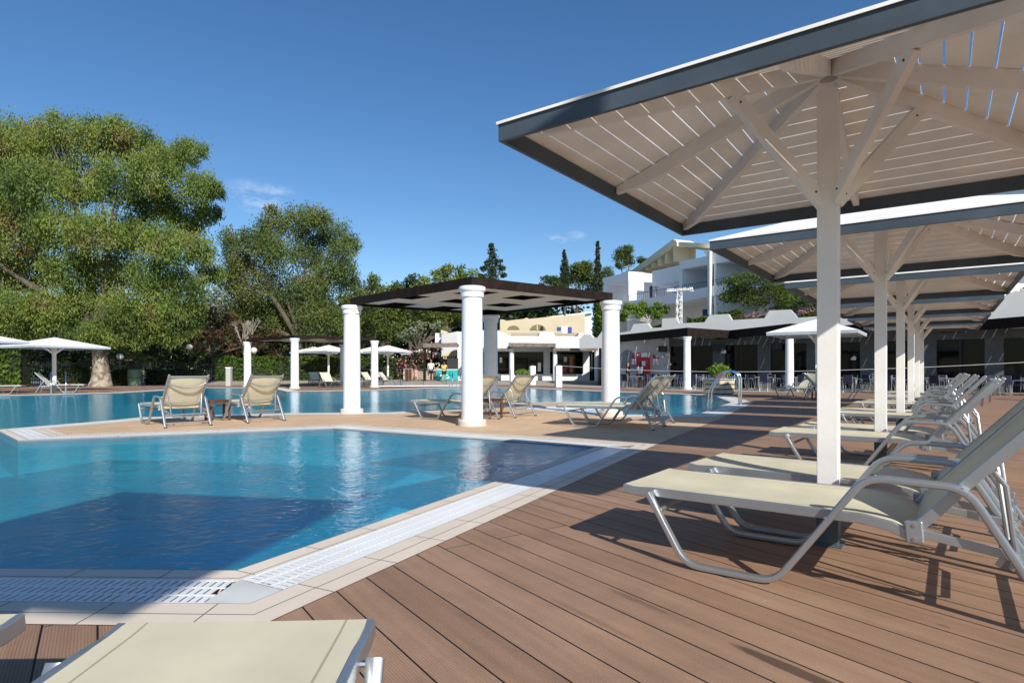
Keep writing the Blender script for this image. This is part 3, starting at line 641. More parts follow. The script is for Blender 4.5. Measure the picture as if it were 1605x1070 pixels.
P_(slab('lintel', pillar_shade_grey, None, WP, [(uD, zb-.02), (umax-.01, zb-.02), (umax-.01, 3.35), (uD, 3.35)], .03, -.03, raw=True), rest)  # dark band paints in the canopy shade above the openings
u943 = WP.at(943, 580)[0]; P_(slab('wall', wallm, None, WP, [(u943, 0), (u1049, 0), (u1049, zb), (u943, zb)], .35, 0, raw=True), rest)
us = [u1117+i*2.75 for i in range(8)]
for u in us:
    if u+.7 < umax: P_(slab('pillar', pillar_shade_grey, None, WP, [(u, 0), (u+.75, 0), (u+.75, zb), (u, zb)], .35, .004, raw=True), rest)
FR = []
edges = [u1049]+[x for u in us for x in (u, u+.75)]
for a, b in zip(edges[0::2], edges[1::2]):
    if b > umax: b = umax
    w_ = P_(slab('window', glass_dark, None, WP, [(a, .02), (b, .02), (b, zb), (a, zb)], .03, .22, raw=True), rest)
    mb = MB(); n_ = max(1, int((b-a)/1.0))
    fr = MB()
    for k in range(n_+1):
        x = a+(b-a)*k/n_; q = WP.w(x, 1.35, .2); fr.box(q, (.06, .05, 2.7), Matrix.Rotation(math.atan2(AR.y, AR.x), 3, 'Z'))
    f = fr.build('window_frame', black_metal, w_); f.matrix_parent_inverse = Matrix.Identity(4); FR.append(f)
P_(slab('roof', concrete, None, WP, [(umin, 3.2), (umax, 3.2), (umax, 3.35), (umin, 3.35)], 12, .34, raw=True), rest)
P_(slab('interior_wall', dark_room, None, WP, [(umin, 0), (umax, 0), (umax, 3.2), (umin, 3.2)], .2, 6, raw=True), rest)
# arched niche and posters on the left wall
def pix_poly(name, m, pl, poly, dep, off, root): return P_(slab(name, m, None, pl, poly, dep, off), root)
arc = [(970, 577)]+[(983-13*math.cos(t), 577-27*math.sin(t)**.8) for t in [PI*k/20 for k in range(1, 20)]]+[(996, 577)]
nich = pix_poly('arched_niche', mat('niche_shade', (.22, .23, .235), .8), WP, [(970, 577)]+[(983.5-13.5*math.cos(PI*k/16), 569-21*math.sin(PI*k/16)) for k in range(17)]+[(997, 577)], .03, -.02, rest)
def place(name, lab, cat, m, poly, dep, off, grp=None):
    pl = WP; c = [pl.at(*p) for p in poly]; r = thing(name, lab, cat, pl.w(sum(q[0] for q in c)/len(c), min(q[1] for q in c)), 0, grp)
    P_(slab('board', m, None, pl, poly, dep, off), r); return r
v = place('vending_cabinet', 'red drinks cabinet with pale header board against the restaurant wall', 'vending machine', red_paint, [(1002.5, 560), (1019.5, 560), (1019.5, 606), (1002.5, 606)], .5, -.55)
pix_poly('header_board', poster_white, WP, [(1010.5, 553), (1020, 553), (1020, 559.5), (1010.5, 559.5)], .06, -.6, v)
pix_poly('logo_board', red_paint, WP, [(1002, 553), (1010, 553), (1010, 559.5), (1002, 559.5)], .06, -.6, v)
pix_poly('logo_script', poster_white, WP, [(1003.2, 557.5), (1004.5, 555), (1006.5, 555.6), (1008.8, 554.8), (1008, 557), (1005, 557.8)], .01, -.62, v)
pix_poly('shelf_panel', poster_white, WP, [(1011.5, 566), (1017, 566), (1017, 573), (1011.5, 573)], .02, -.58, v)
for (x, lab) in ((991, 'red and white poster left of the red drinks cabinet'), (1024, 'red and white poster right of the red drinks cabinet')):
    r = place('poster', lab, 'poster', poster_white, [(x, 557), (x+8.5, 557), (x+8.5, 571), (x, 571)], .03, -.06)
    pix_poly('red_header', red_paint, WP, [(x, 556), (x+4.2, 556), (x+4.2, 560), (x+9, 560), (x+9, 562), (x, 562)], .01, -.08, r)
    pix_poly('red_divider', red_paint, WP, [(x+4, 562), (x+4.8, 562), (x+4.8, 571), (x+4, 571)], .01, -.08, r)
# dark canopies on white columns in front
cst = Vector((4.6, -3.0, 0))
for k in range(4):
    lab = ['leftmost dark timber canopy on a white column before the restaurant', 'second dark timber canopy from the left, behind the lone parasol', 'third dark canopy before the restaurant, seen through the parasol row', 'dark canopy at the right end of the restaurant front'][k]
    A = Vector((10.2, 34.6, 0))+cst*k; r = thing('timber_canopy', lab, 'canopy', A, 0, 'canopies along the restaurant front')
    Q = [Vector((0, 0, 0)), Vector((6.0, 4.3, 0)), Vector((4.0, 10.5, 0)), Vector((-3.4, 8.9, 0)) if k == 0 else Vector((-2.3, 9.5, 0))]; H = 3.1
    column(r, Vector((.05, .25, 0)), H, .21)
    for j in range(4):
        a, b = Q[j].copy(), Q[(j+1) % 4].copy(); a.z = b.z = H+.26; d_ = (b-a).normalized()
        if j == 2: continue
        mb = MB(); mb.beam(a-d_*.04, b+d_*(.04 if j else -.05), .08, .5 if j in (0, 3) else .3); mb.build('edge_beam', dark_wood, r)
    def BB(u, v, z): p = Q[0].lerp(Q[1], u).lerp(Q[3].lerp(Q[2], u), v); return Vector((p.x, p.y, z))
    pan, rf = MB(), MB()
    for i in range(6):
        for j in range(6):
            u0, u1, v0, v1 = i/6, (i+.94)/6, j/6, (j+.94)/6
            if (i+j) % 2 == 0: pan.add([BB(u0, v0, H+.1), BB(u1, v0, H+.1), BB(u1, v1, H+.1), BB(u0, v1, H+.1)], [(0, 1, 2, 3)])
    for i in range(26): rf.add([BB(i/26, .01, H+.42), BB((i+.93)/26, .01, H+.42), BB((i+.93)/26, .99, H+.42), BB(i/26, .99, H+.42)], [(0, 1, 2, 3)])
    pan.build('ceiling_panel', mat_ceil, r); rf.build('roof_boards', dark_wood, r)
# wall lanterns, loudspeakers
for i, (x, y, lab) in enumerate(((1042, 547, 'black loudspeaker high on the restaurant wall'), (1127, 545, 'black loudspeaker on the pillar behind the planter'), (1220, 543, 'black loudspeaker behind the lone parasol'))):
    u, z = WP.at(x, y); q = WP.w(u, z, -.25); r = thing('loudspeaker', lab, 'loudspeaker', q, math.atan2(AR.y, AR.x), 'loudspeakers on the restaurant wall')
    mb = MB(); mb.prism([(-.3, -.15), (.3, -.15), (.2, .15), (-.2, .15)], -.2, .2); mb.build('speaker_box', black_metal, r, bevel=.02)
    mb = MB(); mb.box((0, .2, 0), (.06, .12, .06)); mb.build('bracket', black_metal, r)
for i, (x, y) in enumerate(((1049, 556), (1051, 571), (1136, 552), (1338, 562))):
    u, z = WP.at(x, y); q = WP.w(u, z, -.3); r = thing('spotlight', ['upper white wall spotlight at the edge of the dark doorway', 'lower white wall spotlight at the edge of the dark doorway', 'white spotlight on the pillar behind the planter', 'white spotlight seen right of the nearest parasol post'][i], 'spotlight', q, .5)
    mb = MB(); mb.tube([(-.14, 0, -.02), (.1, 0, .03)], [.05, .13], 12); mb.build('shade', white_paint, r, smooth=True); mb = MB(); mb.tube([(-.1, 0, 0), (-.1, .3, 0)], .02, 6); mb.build('arm', black_metal, r)
# restaurant chairs and tables
def make_chair():
    r = thing('terrace_chair', '', 'chair'); mb = MB()
    for s in (-1, 1):
        mb = MB(); mb.tube([(s*.24, -.25, 0), (s*.25, -.2, .44), (s*.26, -.14, .66), (s*.25, .1, .68), (s*.22, .25, .66)], .014, 6); mb.build('leg', alu, r, smooth=True)
        mb = MB(); mb.tube([(s*.2, .30, 0), (s*.2, .2, .45), (s*.2, .27, .88)], .014, 6); mb.build('leg', alu, r, smooth=True)
    mb = MB(); mb.box((0, 0, .45), (.42, .44, .03)); mb.build('seat', navy, r, bevel=.01)
    mb = MB(); mb.add([(-.21, .22, .5), (.21, .22, .5), (.19, .28, .9), (-.19, .28, .9), (-.21, .245, .5), (.21, .245, .5), (.19, .305, .9), (-.19, .305, .9)], [(0, 1, 2, 3), (7, 6, 5, 4), (0, 4, 5, 1), (1, 5, 6, 2), (2, 6, 7, 3), (3, 7, 4, 0)]); mb.build('backrest', navy, r)
    return r
ch = make_chair(); LBL = 'navy and aluminium chair among the crowded tables before the restaurant glass'
def make_rt():
    r = thing('terrace_table', '', 'table'); mb = MB(); mb.box((0, 0, .74), (.8, .8, .03)); mb.build('tabletop', mat('table_top_pale', (.3, .32, .35), .3), r, bevel=.01)
    for sx in (-1, 1):
        for sy in (-1, 1): mb = MB(); mb.tube([(sx*.35, sy*.35, 0), (sx*.35, sy*.35, .73)], .018, 6); mb.build('leg', alu, r, smooth=True)
    return r
rt = make_rt(); first = True; rng = random.Random(3)
for i in range(22):
    s = -4.2+(i % 11)*2.0+(1.0 if i > 10 else 0); q = WP.w(s, 0, (-3.2-.25*(i % 2)+(.0 if i < 3 else -.3)) if i < 11 else -1.5); ang = math.atan2(AR.y, AR.x)+rng.uniform(-.2, .2); TL = 'pale square table among the navy chairs before the restaurant glass'
    if i == 0: rt.location = q; rt.rotation_euler = (0, 0, ang); rt['label'] = TL; rt['group'] = 'tables before the restaurant'
    else: dup(rt, q, ang, TL, 'tables before the restaurant')
    for a in ((0, PI/2, PI, 3*PI/2) if i < 11 else (PI/2, PI, 3*PI/2)):
        b = ang+a+rng.uniform(-.3, .3); v = q+Vector((math.cos(b+PI/2), math.sin(b+PI/2), 0))*rng.uniform(.62, .8)
        if first: first = False; ch.location = v; ch.rotation_euler = (0, 0, b); ch['label'] = LBL; ch['group'] = 'navy chairs before the restaurant'
        else: dup(ch, v, b, LBL, 'navy chairs before the restaurant')

# ---------------------------------------------------------------- hotel above
HD = Vector((.39, -.92, 0)); HP = Plane(D(1100, 58), HD)
hot = thing('hotel_building', 'white terraced hotel with loggias and blue balconies rising behind the restaurant', 'building', HP.w(0, 0))
def h(name, m, poly, dep, off=0): return P_(slab(name, m, None, HP, poly, dep, off), hot)
h('rear_wall', wall_white, [(944, 560), (944, 436), (985, 427), (1008, 424), (1008, 423), (1095, 404), (1220, 374), (1640, 270), (1640, 560)], .3, 5.2)   # body behind the loggias
h('roof_slab', wall_white, [(944, 436), (985, 426), (985, 440), (951, 446.5), (951, 560), (944, 560)], 5.2, 0)
q_ = HP.at(985, 430)[0]; EP = Plane(HP.w(q_, 0), (.92, .39))
P_(slab('end_wall', wall_white, None, EP, [(985.3, 425.5), (1009, 427), (1009, 560), (985.3, 560)], .3, -.02), hot)
h('parapet', wall_white, [(1008, 424), (1065, 411), (1065, 437), (1008, 447)], 5.2, 1.2)
h('loggia_top', wall_white, [(1065, 410), (1095, 404), (1143, 393), (1200, 380), (1400, 330), (1640, 270), (1640, 300), (1400, 357), (1200, 395), (1143, 409), (1069, 422), (1069, 470), (1065, 471)], 5.2, 0)
h('side_wall', wall_white, [(1119, 400), (1121, 400), (1121, 560), (1119, 560)], 5.2, .03)
for x in (1190, 1262, 1340, 1430, 1530): h('side_wall', wall_white, [(x, 388), (x+3, 387), (x+3, 560), (x, 560)], 5.2, .03)
h('balcony_front', wall_white, [(944, 476), (1008, 469), (1065, 458), (1121, 447.5), (1200, 430), (1640, 343), (1640, 368), (1200, 450), (1121, 463), (1065, 474), (1008, 483), (944, 492)], .2, -.05)
h('balcony_floor', wall_white, [(944, 484), (1065, 466), (1200, 442), (1640, 357), (1640, 364), (1200, 448), (1065, 472), (944, 490)], 5.1, .15)
h('column', white_paint, [(1113.5, 394), (1117, 394), (1117, 493), (1113.5, 493)], .3, -.35)
for (x0, x1, y0, y1) in ((1018, 1023.5, 449, 468), (1056, 1063, 441, 460), (1104, 1113, 432, 452), (1101, 1112, 485, 498), (975, 981, 455, 474), (1300, 1315, 385, 410), (1480, 1498, 345, 372)):
    HPo = Plane(HP.w(0, 0, 5.05), HD); d_ = P_(slab('door', blue_paint, None, HPo, [(x0, y0), (x1, y0-1), (x1, y1-1), (x0, y1)], .12, 0), hot)
    u, z = HPo.at(x1+2, y1-.5); mb = MB(); q = HPo.w(u, z+1, 0); mb.box(q, (.6, .06, 2.1), Matrix.Rotation(math.atan2(HD.y, HD.x), 3, 'Z')); mb.build('door_frame', white_paint, d_)
# railing
mb = MB(); 
for k in range(120):
    px = 986+k*3.2
    if px > 1180 and k % 2: continue
    u, zt = HP.at(px, 462-(px-986)*.176 if px < 1180 else 428-(px-1180)*.2); zb_ = zt-1.0; q0, q1 = HP.w(u, zt, .05), HP.w(u, zb_, .05); mb.beam(q0-hot.location, q1-hot.location, .035, .035, up=Vector((0, 1, 0)))
    if k: mb.beam(prev-hot.location, q0-hot.location, .05, .05)
    prev = q0
mb.build('balcony_railing', mat('rail_blue_grey', (.10, .14, .20), .5), hot)
# upper storeys in beige and white
HP2 = Plane(D(1050, 80), HD)
up = thing('upper_hotel_wing', 'beige upper hotel wing with a stepped pillared gallery under the roofline', 'building', HP2.w(0, 0))
def h2(name, m, poly, dep, off=0): return P_(slab(name, m, None, HP2, poly, dep, off), up)
h2('sloping_roof', beige_light, [(978, 428), (994, 423), (1054, 378), (1057, 375), (1062, 377), (1064, 381), (1064, 386), (1056, 386), (1052, 392), (1003, 426)], 3, -.3)
h2('rear_wall', beige_light, [(985, 432), (1056, 392), (1058, 386), (1064, 386), (1064, 420), (1000, 440)], .3, 2.5)
for x, yt, yb in ((1001.5, 421, 428), (1011, 414.5, 424), (1021, 407.5, 420), (1031, 401, 417), (1042, 394, 413), (1055, 386, 410)): h2('pillar', beige_light, [(x, yt-2), (x+2.6, yt-4), (x+2.6, yb), (x, yb)], 2.5, -.02)
h2('gable', beige_light, [(1064, 379), (1098, 381), (1092, 387), (1064, 388)], 6, -.1)
h2('chimney', beige_light, [(990, 418), (994, 412), (996, 416), (1002, 416), (1002, 425), (990, 427)], 1.2, 3.2)
HP3 = Plane(D(1150, 66), HD)
up2 = thing('upper_hotel_block', 'white upper hotel block with a slanted roof edge right of the beige gallery', 'building', HP3.w(0, 0))
def h3(name, m, poly, dep, off=0): return P_(slab(name, m, None, HP3, poly, dep, off), up2)
h3('roof_slab', wall_white, [(1069, 391), (1120, 373), (1190, 352), (1330, 318), (1640, 238), (1640, 267), (1330, 336), (1190, 366), (1120, 381), (1092, 395), (1075, 398)], 5, 3.3)
h3('rear_wall', wall_white, [(1069, 394), (1120, 378), (1190, 357), (1640, 255), (1640, 350), (1190, 420), (1069, 420)], .3, 6)
for x, y in ((1092, 388), (1120, 381), (1190, 363), (1300, 338), (1420, 308), (1540, 280)): h3('pillar', wall_white, [(x, y), (x+3, y-1), (x+3, y+26), (x, y+26)], 2.5, 3.4)

# planting ledge ground behind the parapet
mb = MB(); pts = [WP.w(-9.4, 3.4, 1.0), WP.w(umax, 3.4, 1.0), WP.w(umax, 3.9, 12), WP.w(-9.4, 3.9, 12)]
mb.add(pts+[p-Vector((0, 0, .3)) for p in pts], [(0, 1, 2, 3), (4, 5, 6, 7)]); struct('terrace_soil', mb, soil)

# ---------------------------------------------------------------- shops on the raised terrace
SP = Plane((0, 52), (1, 0))
shop = thing('shop_building', 'low white shop building with dark display windows and a notched parapet', 'building', SP.w(0, .25))
def s_(name, m, poly, dep, off=0): return P_(slab(name, m, None, SP, poly, dep, off), shop)
s_('wall', wall_shop, [(717, 520), (731, 519), (752, 518), (772, 519), (780, 520), (790, 521), (800, 527), (844, 527), (846, 520), (868, 520), (870, 527), (880, 527), (905, 527), (908, 521.5), (915, 521.5), (911, 545), (943, 545), (943, 551), (717, 551)], 4, 0)
for x0, x1 in ((717, 755), (798, 806), (852, 862), (914, 924), (932, 944)): s_('pillar', wall_shop, [(x0, 551), (x1, 551), (x1, 597.5), (x0, 597.5)], .5, 0)
for x0, x1 in ((755, 798), (806, 852), (862, 914)): s_('plinth', wall_shop, [(x0, 586), (x1, 586), (x1, 597.5), (x0, 597.5)], .5, .02)
for x0, x1, y1 in ((755, 798, 586), (806, 852, 586), (862, 914, 586), (924, 932, 597)):
    w_ = s_('window', glass_dark, [(x0, 551), (x1, 551), (x1, y1), (x0, y1)], .05, .25)
    fr = MB()
    for k in range(3): fr.box(SP.w(SP.at(x0+(x1-x0)*k/2, 560)[0], ZZ((551+y1)/2, 52), .2), (.08, .06, (y1-551)*52/FPX))
    fr.build('window_frame', black_metal, w_)
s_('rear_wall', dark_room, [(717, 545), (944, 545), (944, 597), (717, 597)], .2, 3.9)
goods = [((880, 888), (575, 584), red_paint), ((893, 898), (558, 584), terracotta), ((843, 848), (568, 582), poster_white), ((884, 889), (559, 567), poster_white), ((783, 787), (560, 568), poster_white)]
for (x0, x1), (y0, y1), m in goods: s_('display_goods', m, [(x0, y0), (x1, y0), (x1, y1), (x0, y1)], .03, .16)
for x0, x1 in ((801, 846), (869, 907)):
    for y in (521.6, 524.2): s_('parapet_rail', grey_wood, [(x0, y), (x1, y), (x1, y+.9), (x0, y+.9)], .06, .3)
for i, x in enumerate((802, 870, 935.5)):
    r = thing('shop_column', ['left white column before the shop windows', 'middle white column before the shop windows', 'right white column before the shop windows'][i], 'column', D(x, 49.5, .2), 0, 'columns before the shops'); column(r, Vector((0, 0, 0)), 2.75 if i < 2 else 2.6, .19)
r = thing('shop_canopy', 'raised weathered wooden canopy over the shop entrance', 'canopy', (SP.w(SP.at(830, 540)[0], 3)))
CP = Plane((0, 48.6), (1, 0))
def cpy(name, m, poly, dep, off=0): return P_(slab(name, m, None, CP, poly, dep, off), r)
cpy('front_beam', grey_wood, [(797, 537), (871, 538), (871, 543.5), (797, 543)], .12)
cpy('side_beam', grey_wood, [(797, 537.5), (800, 537.5), (800, 543), (797, 543)], 3.3, .125); cpy('side_beam', grey_wood, [(868, 538.5), (871, 538.5), (871, 548), (868, 548)], 3.3, .125)
cpy('roof_slats', grey_wood, [(798, 538.2), (870, 539), (870, 540), (798, 539.2)], 3.1, .15); cpy('post', grey_wood, [(868, 543.6), (871, 543.6), (871, 550), (868, 550)], .12)
for x0, x1, lab in ((735, 800, 'left low wooden canopy along the shop windows'), (871.5, 938, 'right low wooden canopy along the shop windows')):
    r = thing('shop_canopy', lab, 'canopy', D((x0+x1)/2, 49, 2.9), 0, 'low canopies along the shops')
    cpy('front_beam', grey_wood, [(x0, 545), (x1, 545.5), (x1, 549.5), (x0, 549)], .12, .3); cpy('roof_slats', grey_wood, [(x0, 545.8), (x1, 546.2), (x1, 547.2), (x0, 546.8)], 2.9, .43)
# beige building with arches
BP = Plane((0, 66), (1, .04))
bb = thing('beige_building', 'beige building with two arched openings and blue shutters behind the shops', 'building', BP.w(2, 0))
def b_(name, m, poly, dep, off=0): return P_(slab(name, m, None, BP, poly, dep, off), bb)
def archy(cx, cy, rx, ry): return [(cx-rx*math.cos(PI*k/12), cy-ry*math.sin(PI*k/12)) for k in range(13)]
b_('wall', wall_beige, [(784, 560), (784, 500), (789, 500), (794, 502), (821, 499), (826, 497), (830, 499), (850, 497), (918, 491), (918, 560)]+[(918, 517)]*0, 6, .5)
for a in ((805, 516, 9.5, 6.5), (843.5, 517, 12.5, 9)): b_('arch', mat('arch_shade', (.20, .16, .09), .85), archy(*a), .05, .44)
b_('arch_post', wall_beige, [(841.5, 509), (843.5, 509), (843.5, 517), (841.5, 517)], .06, .36)
P_(slab('low_roof', wall_beige, None, Plane((0, 58), (1, .04)), [(752, 517), (881, 519), (881, 530), (752, 530)], 5, 0), bb)
for x in (874, 891): sh = b_('shutter', blue_paint, [(x, 512), (x+6, 512), (x+6, 521.5), (x, 521.5)], .06, .42)
b_('window', poster_white, [(881, 511), (890, 511), (890, 521.5), (881, 521.5)], .04, .44)
wb = thing('white_block', 'plain white block with a slanting roof above the beige building', 'building', BP.w(5, 0))
P_(slab('wall', wall_blue, None, BP, [(850, 489), (880, 485), (917, 481), (950, 477), (950, 520), (850, 520)], 8, 9), wb)
P_(slab('roof_edge', wall_white, None, BP, [(850, 488.2), (880, 484.2), (917, 480.2), (950, 476.2), (950, 478.5), (850, 490.5)], .4, 8.5), wb)
wh = thing('white_house', 'small white and grey flat roofed house end between the oleander and the shops', 'building', D(700, 58, .25))
HH = Plane((0, 58), (1, 0))
P_(slab('wall', wall_grey, None, HH, [(692, 524), (718, 519), (718, 560), (692, 560)], 4, 0), wh); P_(slab('wall', wall_white, None, HH, [(680, 521), (692, 521), (692, 545), (680, 545)], 4, 1), wh)
P_(slab('ledge', wall_beige, None, HH, [(690, 516), (700, 519), (700, 522.5), (690, 522.5)], 3, .5), wh)
# dark gate pergola, kiosk, fence of the bar corner
gtp = Plane((0, 50.5), (1, 0))
r = thing('bar_pergola', 'dark timber pergola frame over the bar corner left of the shops', 'pergola', gtp.w(-7, .25))
def g_(name, m, poly, dep, off=0, root=None): return P_(slab(name, m, None, gtp, poly, dep, off), root or r)
g_('post', dark_wood, [(663.5, 545), (667, 545), (667, 597), (663.5, 597)], .25); g_('beam', grey_wood, [(663, 538), (717, 537), (717, 543.5), (663, 544.5)], .2)
g_('roof_slats', dark_wood, [(663, 540), (717, 539), (717, 540.5), (663, 541.5)], 4, .21); g_('post', dark_wood, [(666, 545), (668.5, 545), (668.5, 590), (666, 590)], .25, 3.6)
r = thing('awning', 'pale yellow sloping awning behind the bar corner', 'awning', gtp.w(-6, 1.5)); P_(slab('cloth', mat('awning_cloth', (.8, .62, .36), .8, trans=.2), None, gtp, [(678, 554), (702, 544.5), (711, 544.5), (711, 560), (698, 564), (690, 562), (683, 560)], .06, 6), r)
r = thing('slat_fence', 'short dark fence of upright slats behind the bar corner', 'fence', gtp.w(-5.5, .25)); g_('rail', black_metal, [(684, 558), (712, 558), (712, 559), (684, 559)], .05, 2.55)
mb = MB()
for k in range(8): u = gtp.at(685+k*3.6, 570)[0]; mb.box(gtp.w(u, 1.3, 2.5)-r.location, (.08, .05, 2.3))
mb.build('slats', black_metal, r)
r = thing('dark_screen', 'black panel screen beside the teal ice cream chest', 'screen', gtp.w(-5, .25)); g_('panel', black_metal, [(698, 561), (716, 561), (716, 578), (698, 578)], .08, 1.2)
g_('leg', black_metal, [(699, 578), (700, 578), (700, 597), (699, 597)], .06, 1.2); g_('leg', black_metal, [(714, 578), (715, 578), (715, 597), (714, 597)], .06, 1.2)
r = thing('ice_cream_chest', 'teal ice cream chest behind the two adults', 'freezer', gtp.w(-5.8, .25)); g_('cabinet', teal, [(682, 579.5), (716, 579.5), (716, 596.5), (682, 596.5)], .9, .5).modifiers.new('b', 'BEVEL').width = .05
g_('lid', white_paint, [(681.5, 578.3), (716.5, 578.3), (716.5, 579.5), (681.5, 579.5)], .92, .49)
for k, (cx, cy) in enumerate(((688, 587), (706, 586), (700, 590))): g_('painted_swirl', [poster_white, mat('teal_dark', (.01, .12, .16), .4), poster_white][k], [(cx+3.2*math.cos(t), cy+3.4*math.sin(t)) for t in [2*PI*j/14 for j in range(12)]]+[(cx+1.8*math.cos(t), cy+1.9*math.sin(t)) for t in [2*PI*j/14 for j in range(11, -1, -1)]], .02, .475)
r = thing('stone_wall', 'low rubble stone wall beyond the shallow pool', 'wall', D(640, 53.5, .25)); st = bricks('rubble_stone', (.5, .42, .32), (.32, .27, .2), (.3, .27, .22), .45, .22, .02, 0, .5, .9, wear=.3)
g_('wall', stone, [(622, 577), (662, 577), (662, 594.5), (622, 594.5)], .4, 3)
for k in range(60):
    pass
mb = MB(); rng2 = random.Random(8)
for i in range(5):
    x = gtp.at(622, 580)[0]+.1*(i % 2)
    while x < gtp.at(661, 580)[0]:
        w2_ = rng2.uniform(.18, .38); mb.box(gtp.w(x+w2_/2, .38+i*.2+rng2.uniform(-.02, .02), 2.98)-r.location, (w2_*.88, .1+rng2.uniform(0, .05), .16)); x += w2_
mb.build('rubble_stones', mat('rubble', (.5, .42, .3), .9, .4, 3, col2=(.26, .22, .17)), r, bevel=.02)
r = thing('wooden_bin', 'brown slatted litter bin at the end of the stone wall', 'bin', D(640, 50.3, .25)); mb = MB()
for k in range(10): a = 2*PI*k/10; mb.box((.24*math.cos(a), .24*math.sin(a), .5), (.12, .03, .95), Matrix.Rotation(a+PI/2, 3, 'Z'))
mb.build('slats', table_wood, r)
mb = MB(); mb.lathe([(.22, .05), (.22, .9), (.2, .92)], 14); mb.build('liner', black_metal, r, smooth=True)
# black railing along the terrace edge
def railing(a, b, zt, n, lab, m=black_metal, w=.03):
    a, b = Vector(a), Vector(b); r = thing('railing', lab, 'railing', a); d = b-a
    mb = MB(); mb.tube([Vector((0, 0, zt)), d+Vector((0, 0, zt))], w*.8, 6); mb.build('top_rail', m, r)
    for k in range(n+1): mb = MB(); q = d*(k/n); mb.tube([q, q+Vector((0, 0, zt))], w*.7, 6); mb.build('post', m, r)
    return r
railing(D(556, 47.6, .05), D(735, 47.6, .05), 1.2, 5, 'thin black railing in front of the people at the bar corner')
railing(D(735, 45.5), D(800, 44.5), 1.2, 3, 'black railing between the far column and the shop column')
# white piers and rope
for i, (px, yb, yt, w_) in enumerate(((875, 606.5, 573, .42), (834.5, 603, 573.5, .42))):
    Yd = EYE*FPX/(yb-YH); r = thing('white_pier', ['white square pier with a cap lamp at the pool edge before the shops', 'smaller white square pier left of the other pier'][i], 'pier', D(px, Yd), .25, 'white piers by the pool'); H = (yb-yt)*Yd/FPX
    mb = MB(); mb.box((0, 0, H/2), (w_, w_, H)); mb.build('shaft', white_paint, r, bevel=.015)
    mb = MB(); mb.lathe([(.17, H), (.17, H+.06), (.10, H+.13), (.02, H+.15)], 14); mb.build('cap_lamp', black_metal, r, smooth=True)
pa_, pb_ = D(875, 39.5, 1.45), Vector((19.8, 21.0, 1.5)); mb = MB(); pts = []
for k in range(41): t = k/40; q = pa_.lerp(pb_, t); q.z -= .42*4*t*(1-t); pts.append(q)
mb.tube(pts, .014, 6); tag(mb.build('rope', mat('rope_white', (.7, .68, .62), .8)), 'white rope sagging from the pier across the restaurant front', 'rope')
r = thing('white_pier', 'white pier hidden at the right where the rope ends', 'pier', (19.95, 21, 0), .25, 'white piers by the pool'); mb = MB(); mb.box((0, 0, .75), (.42, .42, 1.5)); mb.build('shaft', white_paint, r, bevel=.015)
r = thing('light_pillar', 'low grey light pillar before the clipped hedge left of the far pergola', 'pillar', D(359, 43)); mb = MB(); mb.box((0, 0, .65), (.34, .34, 1.3)); mb.build('shaft', concrete, r, bevel=.02); mb = MB(); mb.box((0, 0, 1.33), (.38, .38, .06)); mb.build('cap', wall_white, r)
# pool ladders
def ladder(p, ang, s, lab):
    r = thing('pool_ladder', lab, 'ladder', p, ang, 'pool ladders')
    for y in (-.25, .25):
        mb = MB(); pth = fillet([Vector((.0, y, 0)), Vector((.0, y, .82)), Vector((-.35, y, .92)), Vector((-.72, y, .45)), Vector((-.8, y, -.9))], .22, 5); mb.tube(pth, .024, 10); mb.build('handrail', steel, r, smooth=True)
    for z in (-.3, -.6): mb = MB(); mb.box((-.79, 0, z), (.09, .48, .03)); mb.build('step', steel, r)
    r.scale = (s, s, s); return r
e_ = (W[14]-W[13]).normalized(); a_ = math.atan2(-e_.x, e_.y)
pl_ = G(1160, 634.5); ladder(pl_, math.atan2(e_.y, e_.x)-PI/2, 1.25, 'curved steel pool ladder at the right corner of the upper pool')
ladder(G(92, 615.5), math.radians(127), 1.15, 'steel pool ladder on the left bank before the lounger')
ladder(G(716, 604.5), 1.6, 1.1, 'steel handrail at the far edge of the pool')
# planter at the pool corner
r = thing('planter_box', 'pale wooden planter box with round green shrub behind the pool ladder', 'planter', G(1127, 617.5), .5); 
for k in range(3): mb = MB(); mb.box((0, 0, .13+.22*k), (1.05-.04*k, .95, .17)); mb.build('board', mat('planter_wood'+str(k), (.48, .40, .28), .8, .15, 4), r, bevel=.01)
mb = MB(); mb.box((0, 0, .3), (.9, .85, .6)); mb.build('liner', black_metal, r)
mb = MB(); mb.box((-.1, 0, .71), (1.3, 1.05, .04)); mb.build('counter', mat('counter_grey', (.4, .45, .48), .4), r, bevel=.01)
mb = MB(); mb.lathe([(.18, .73), (.32, .92), (.36, .95), (.34, .96)], 18); mb.build('bowl', terracotta, r, smooth=True)
pot = thing('flower_pot', 'terracotta pot with green shrub left of the white piers', 'flower pot', D(818, 43.5)); mb = MB(); mb.lathe([(.25, 0), (.38, .5), (.42, .52), (.4, .55)], 18); mb.build('pot', terracotta, pot, smooth=True)
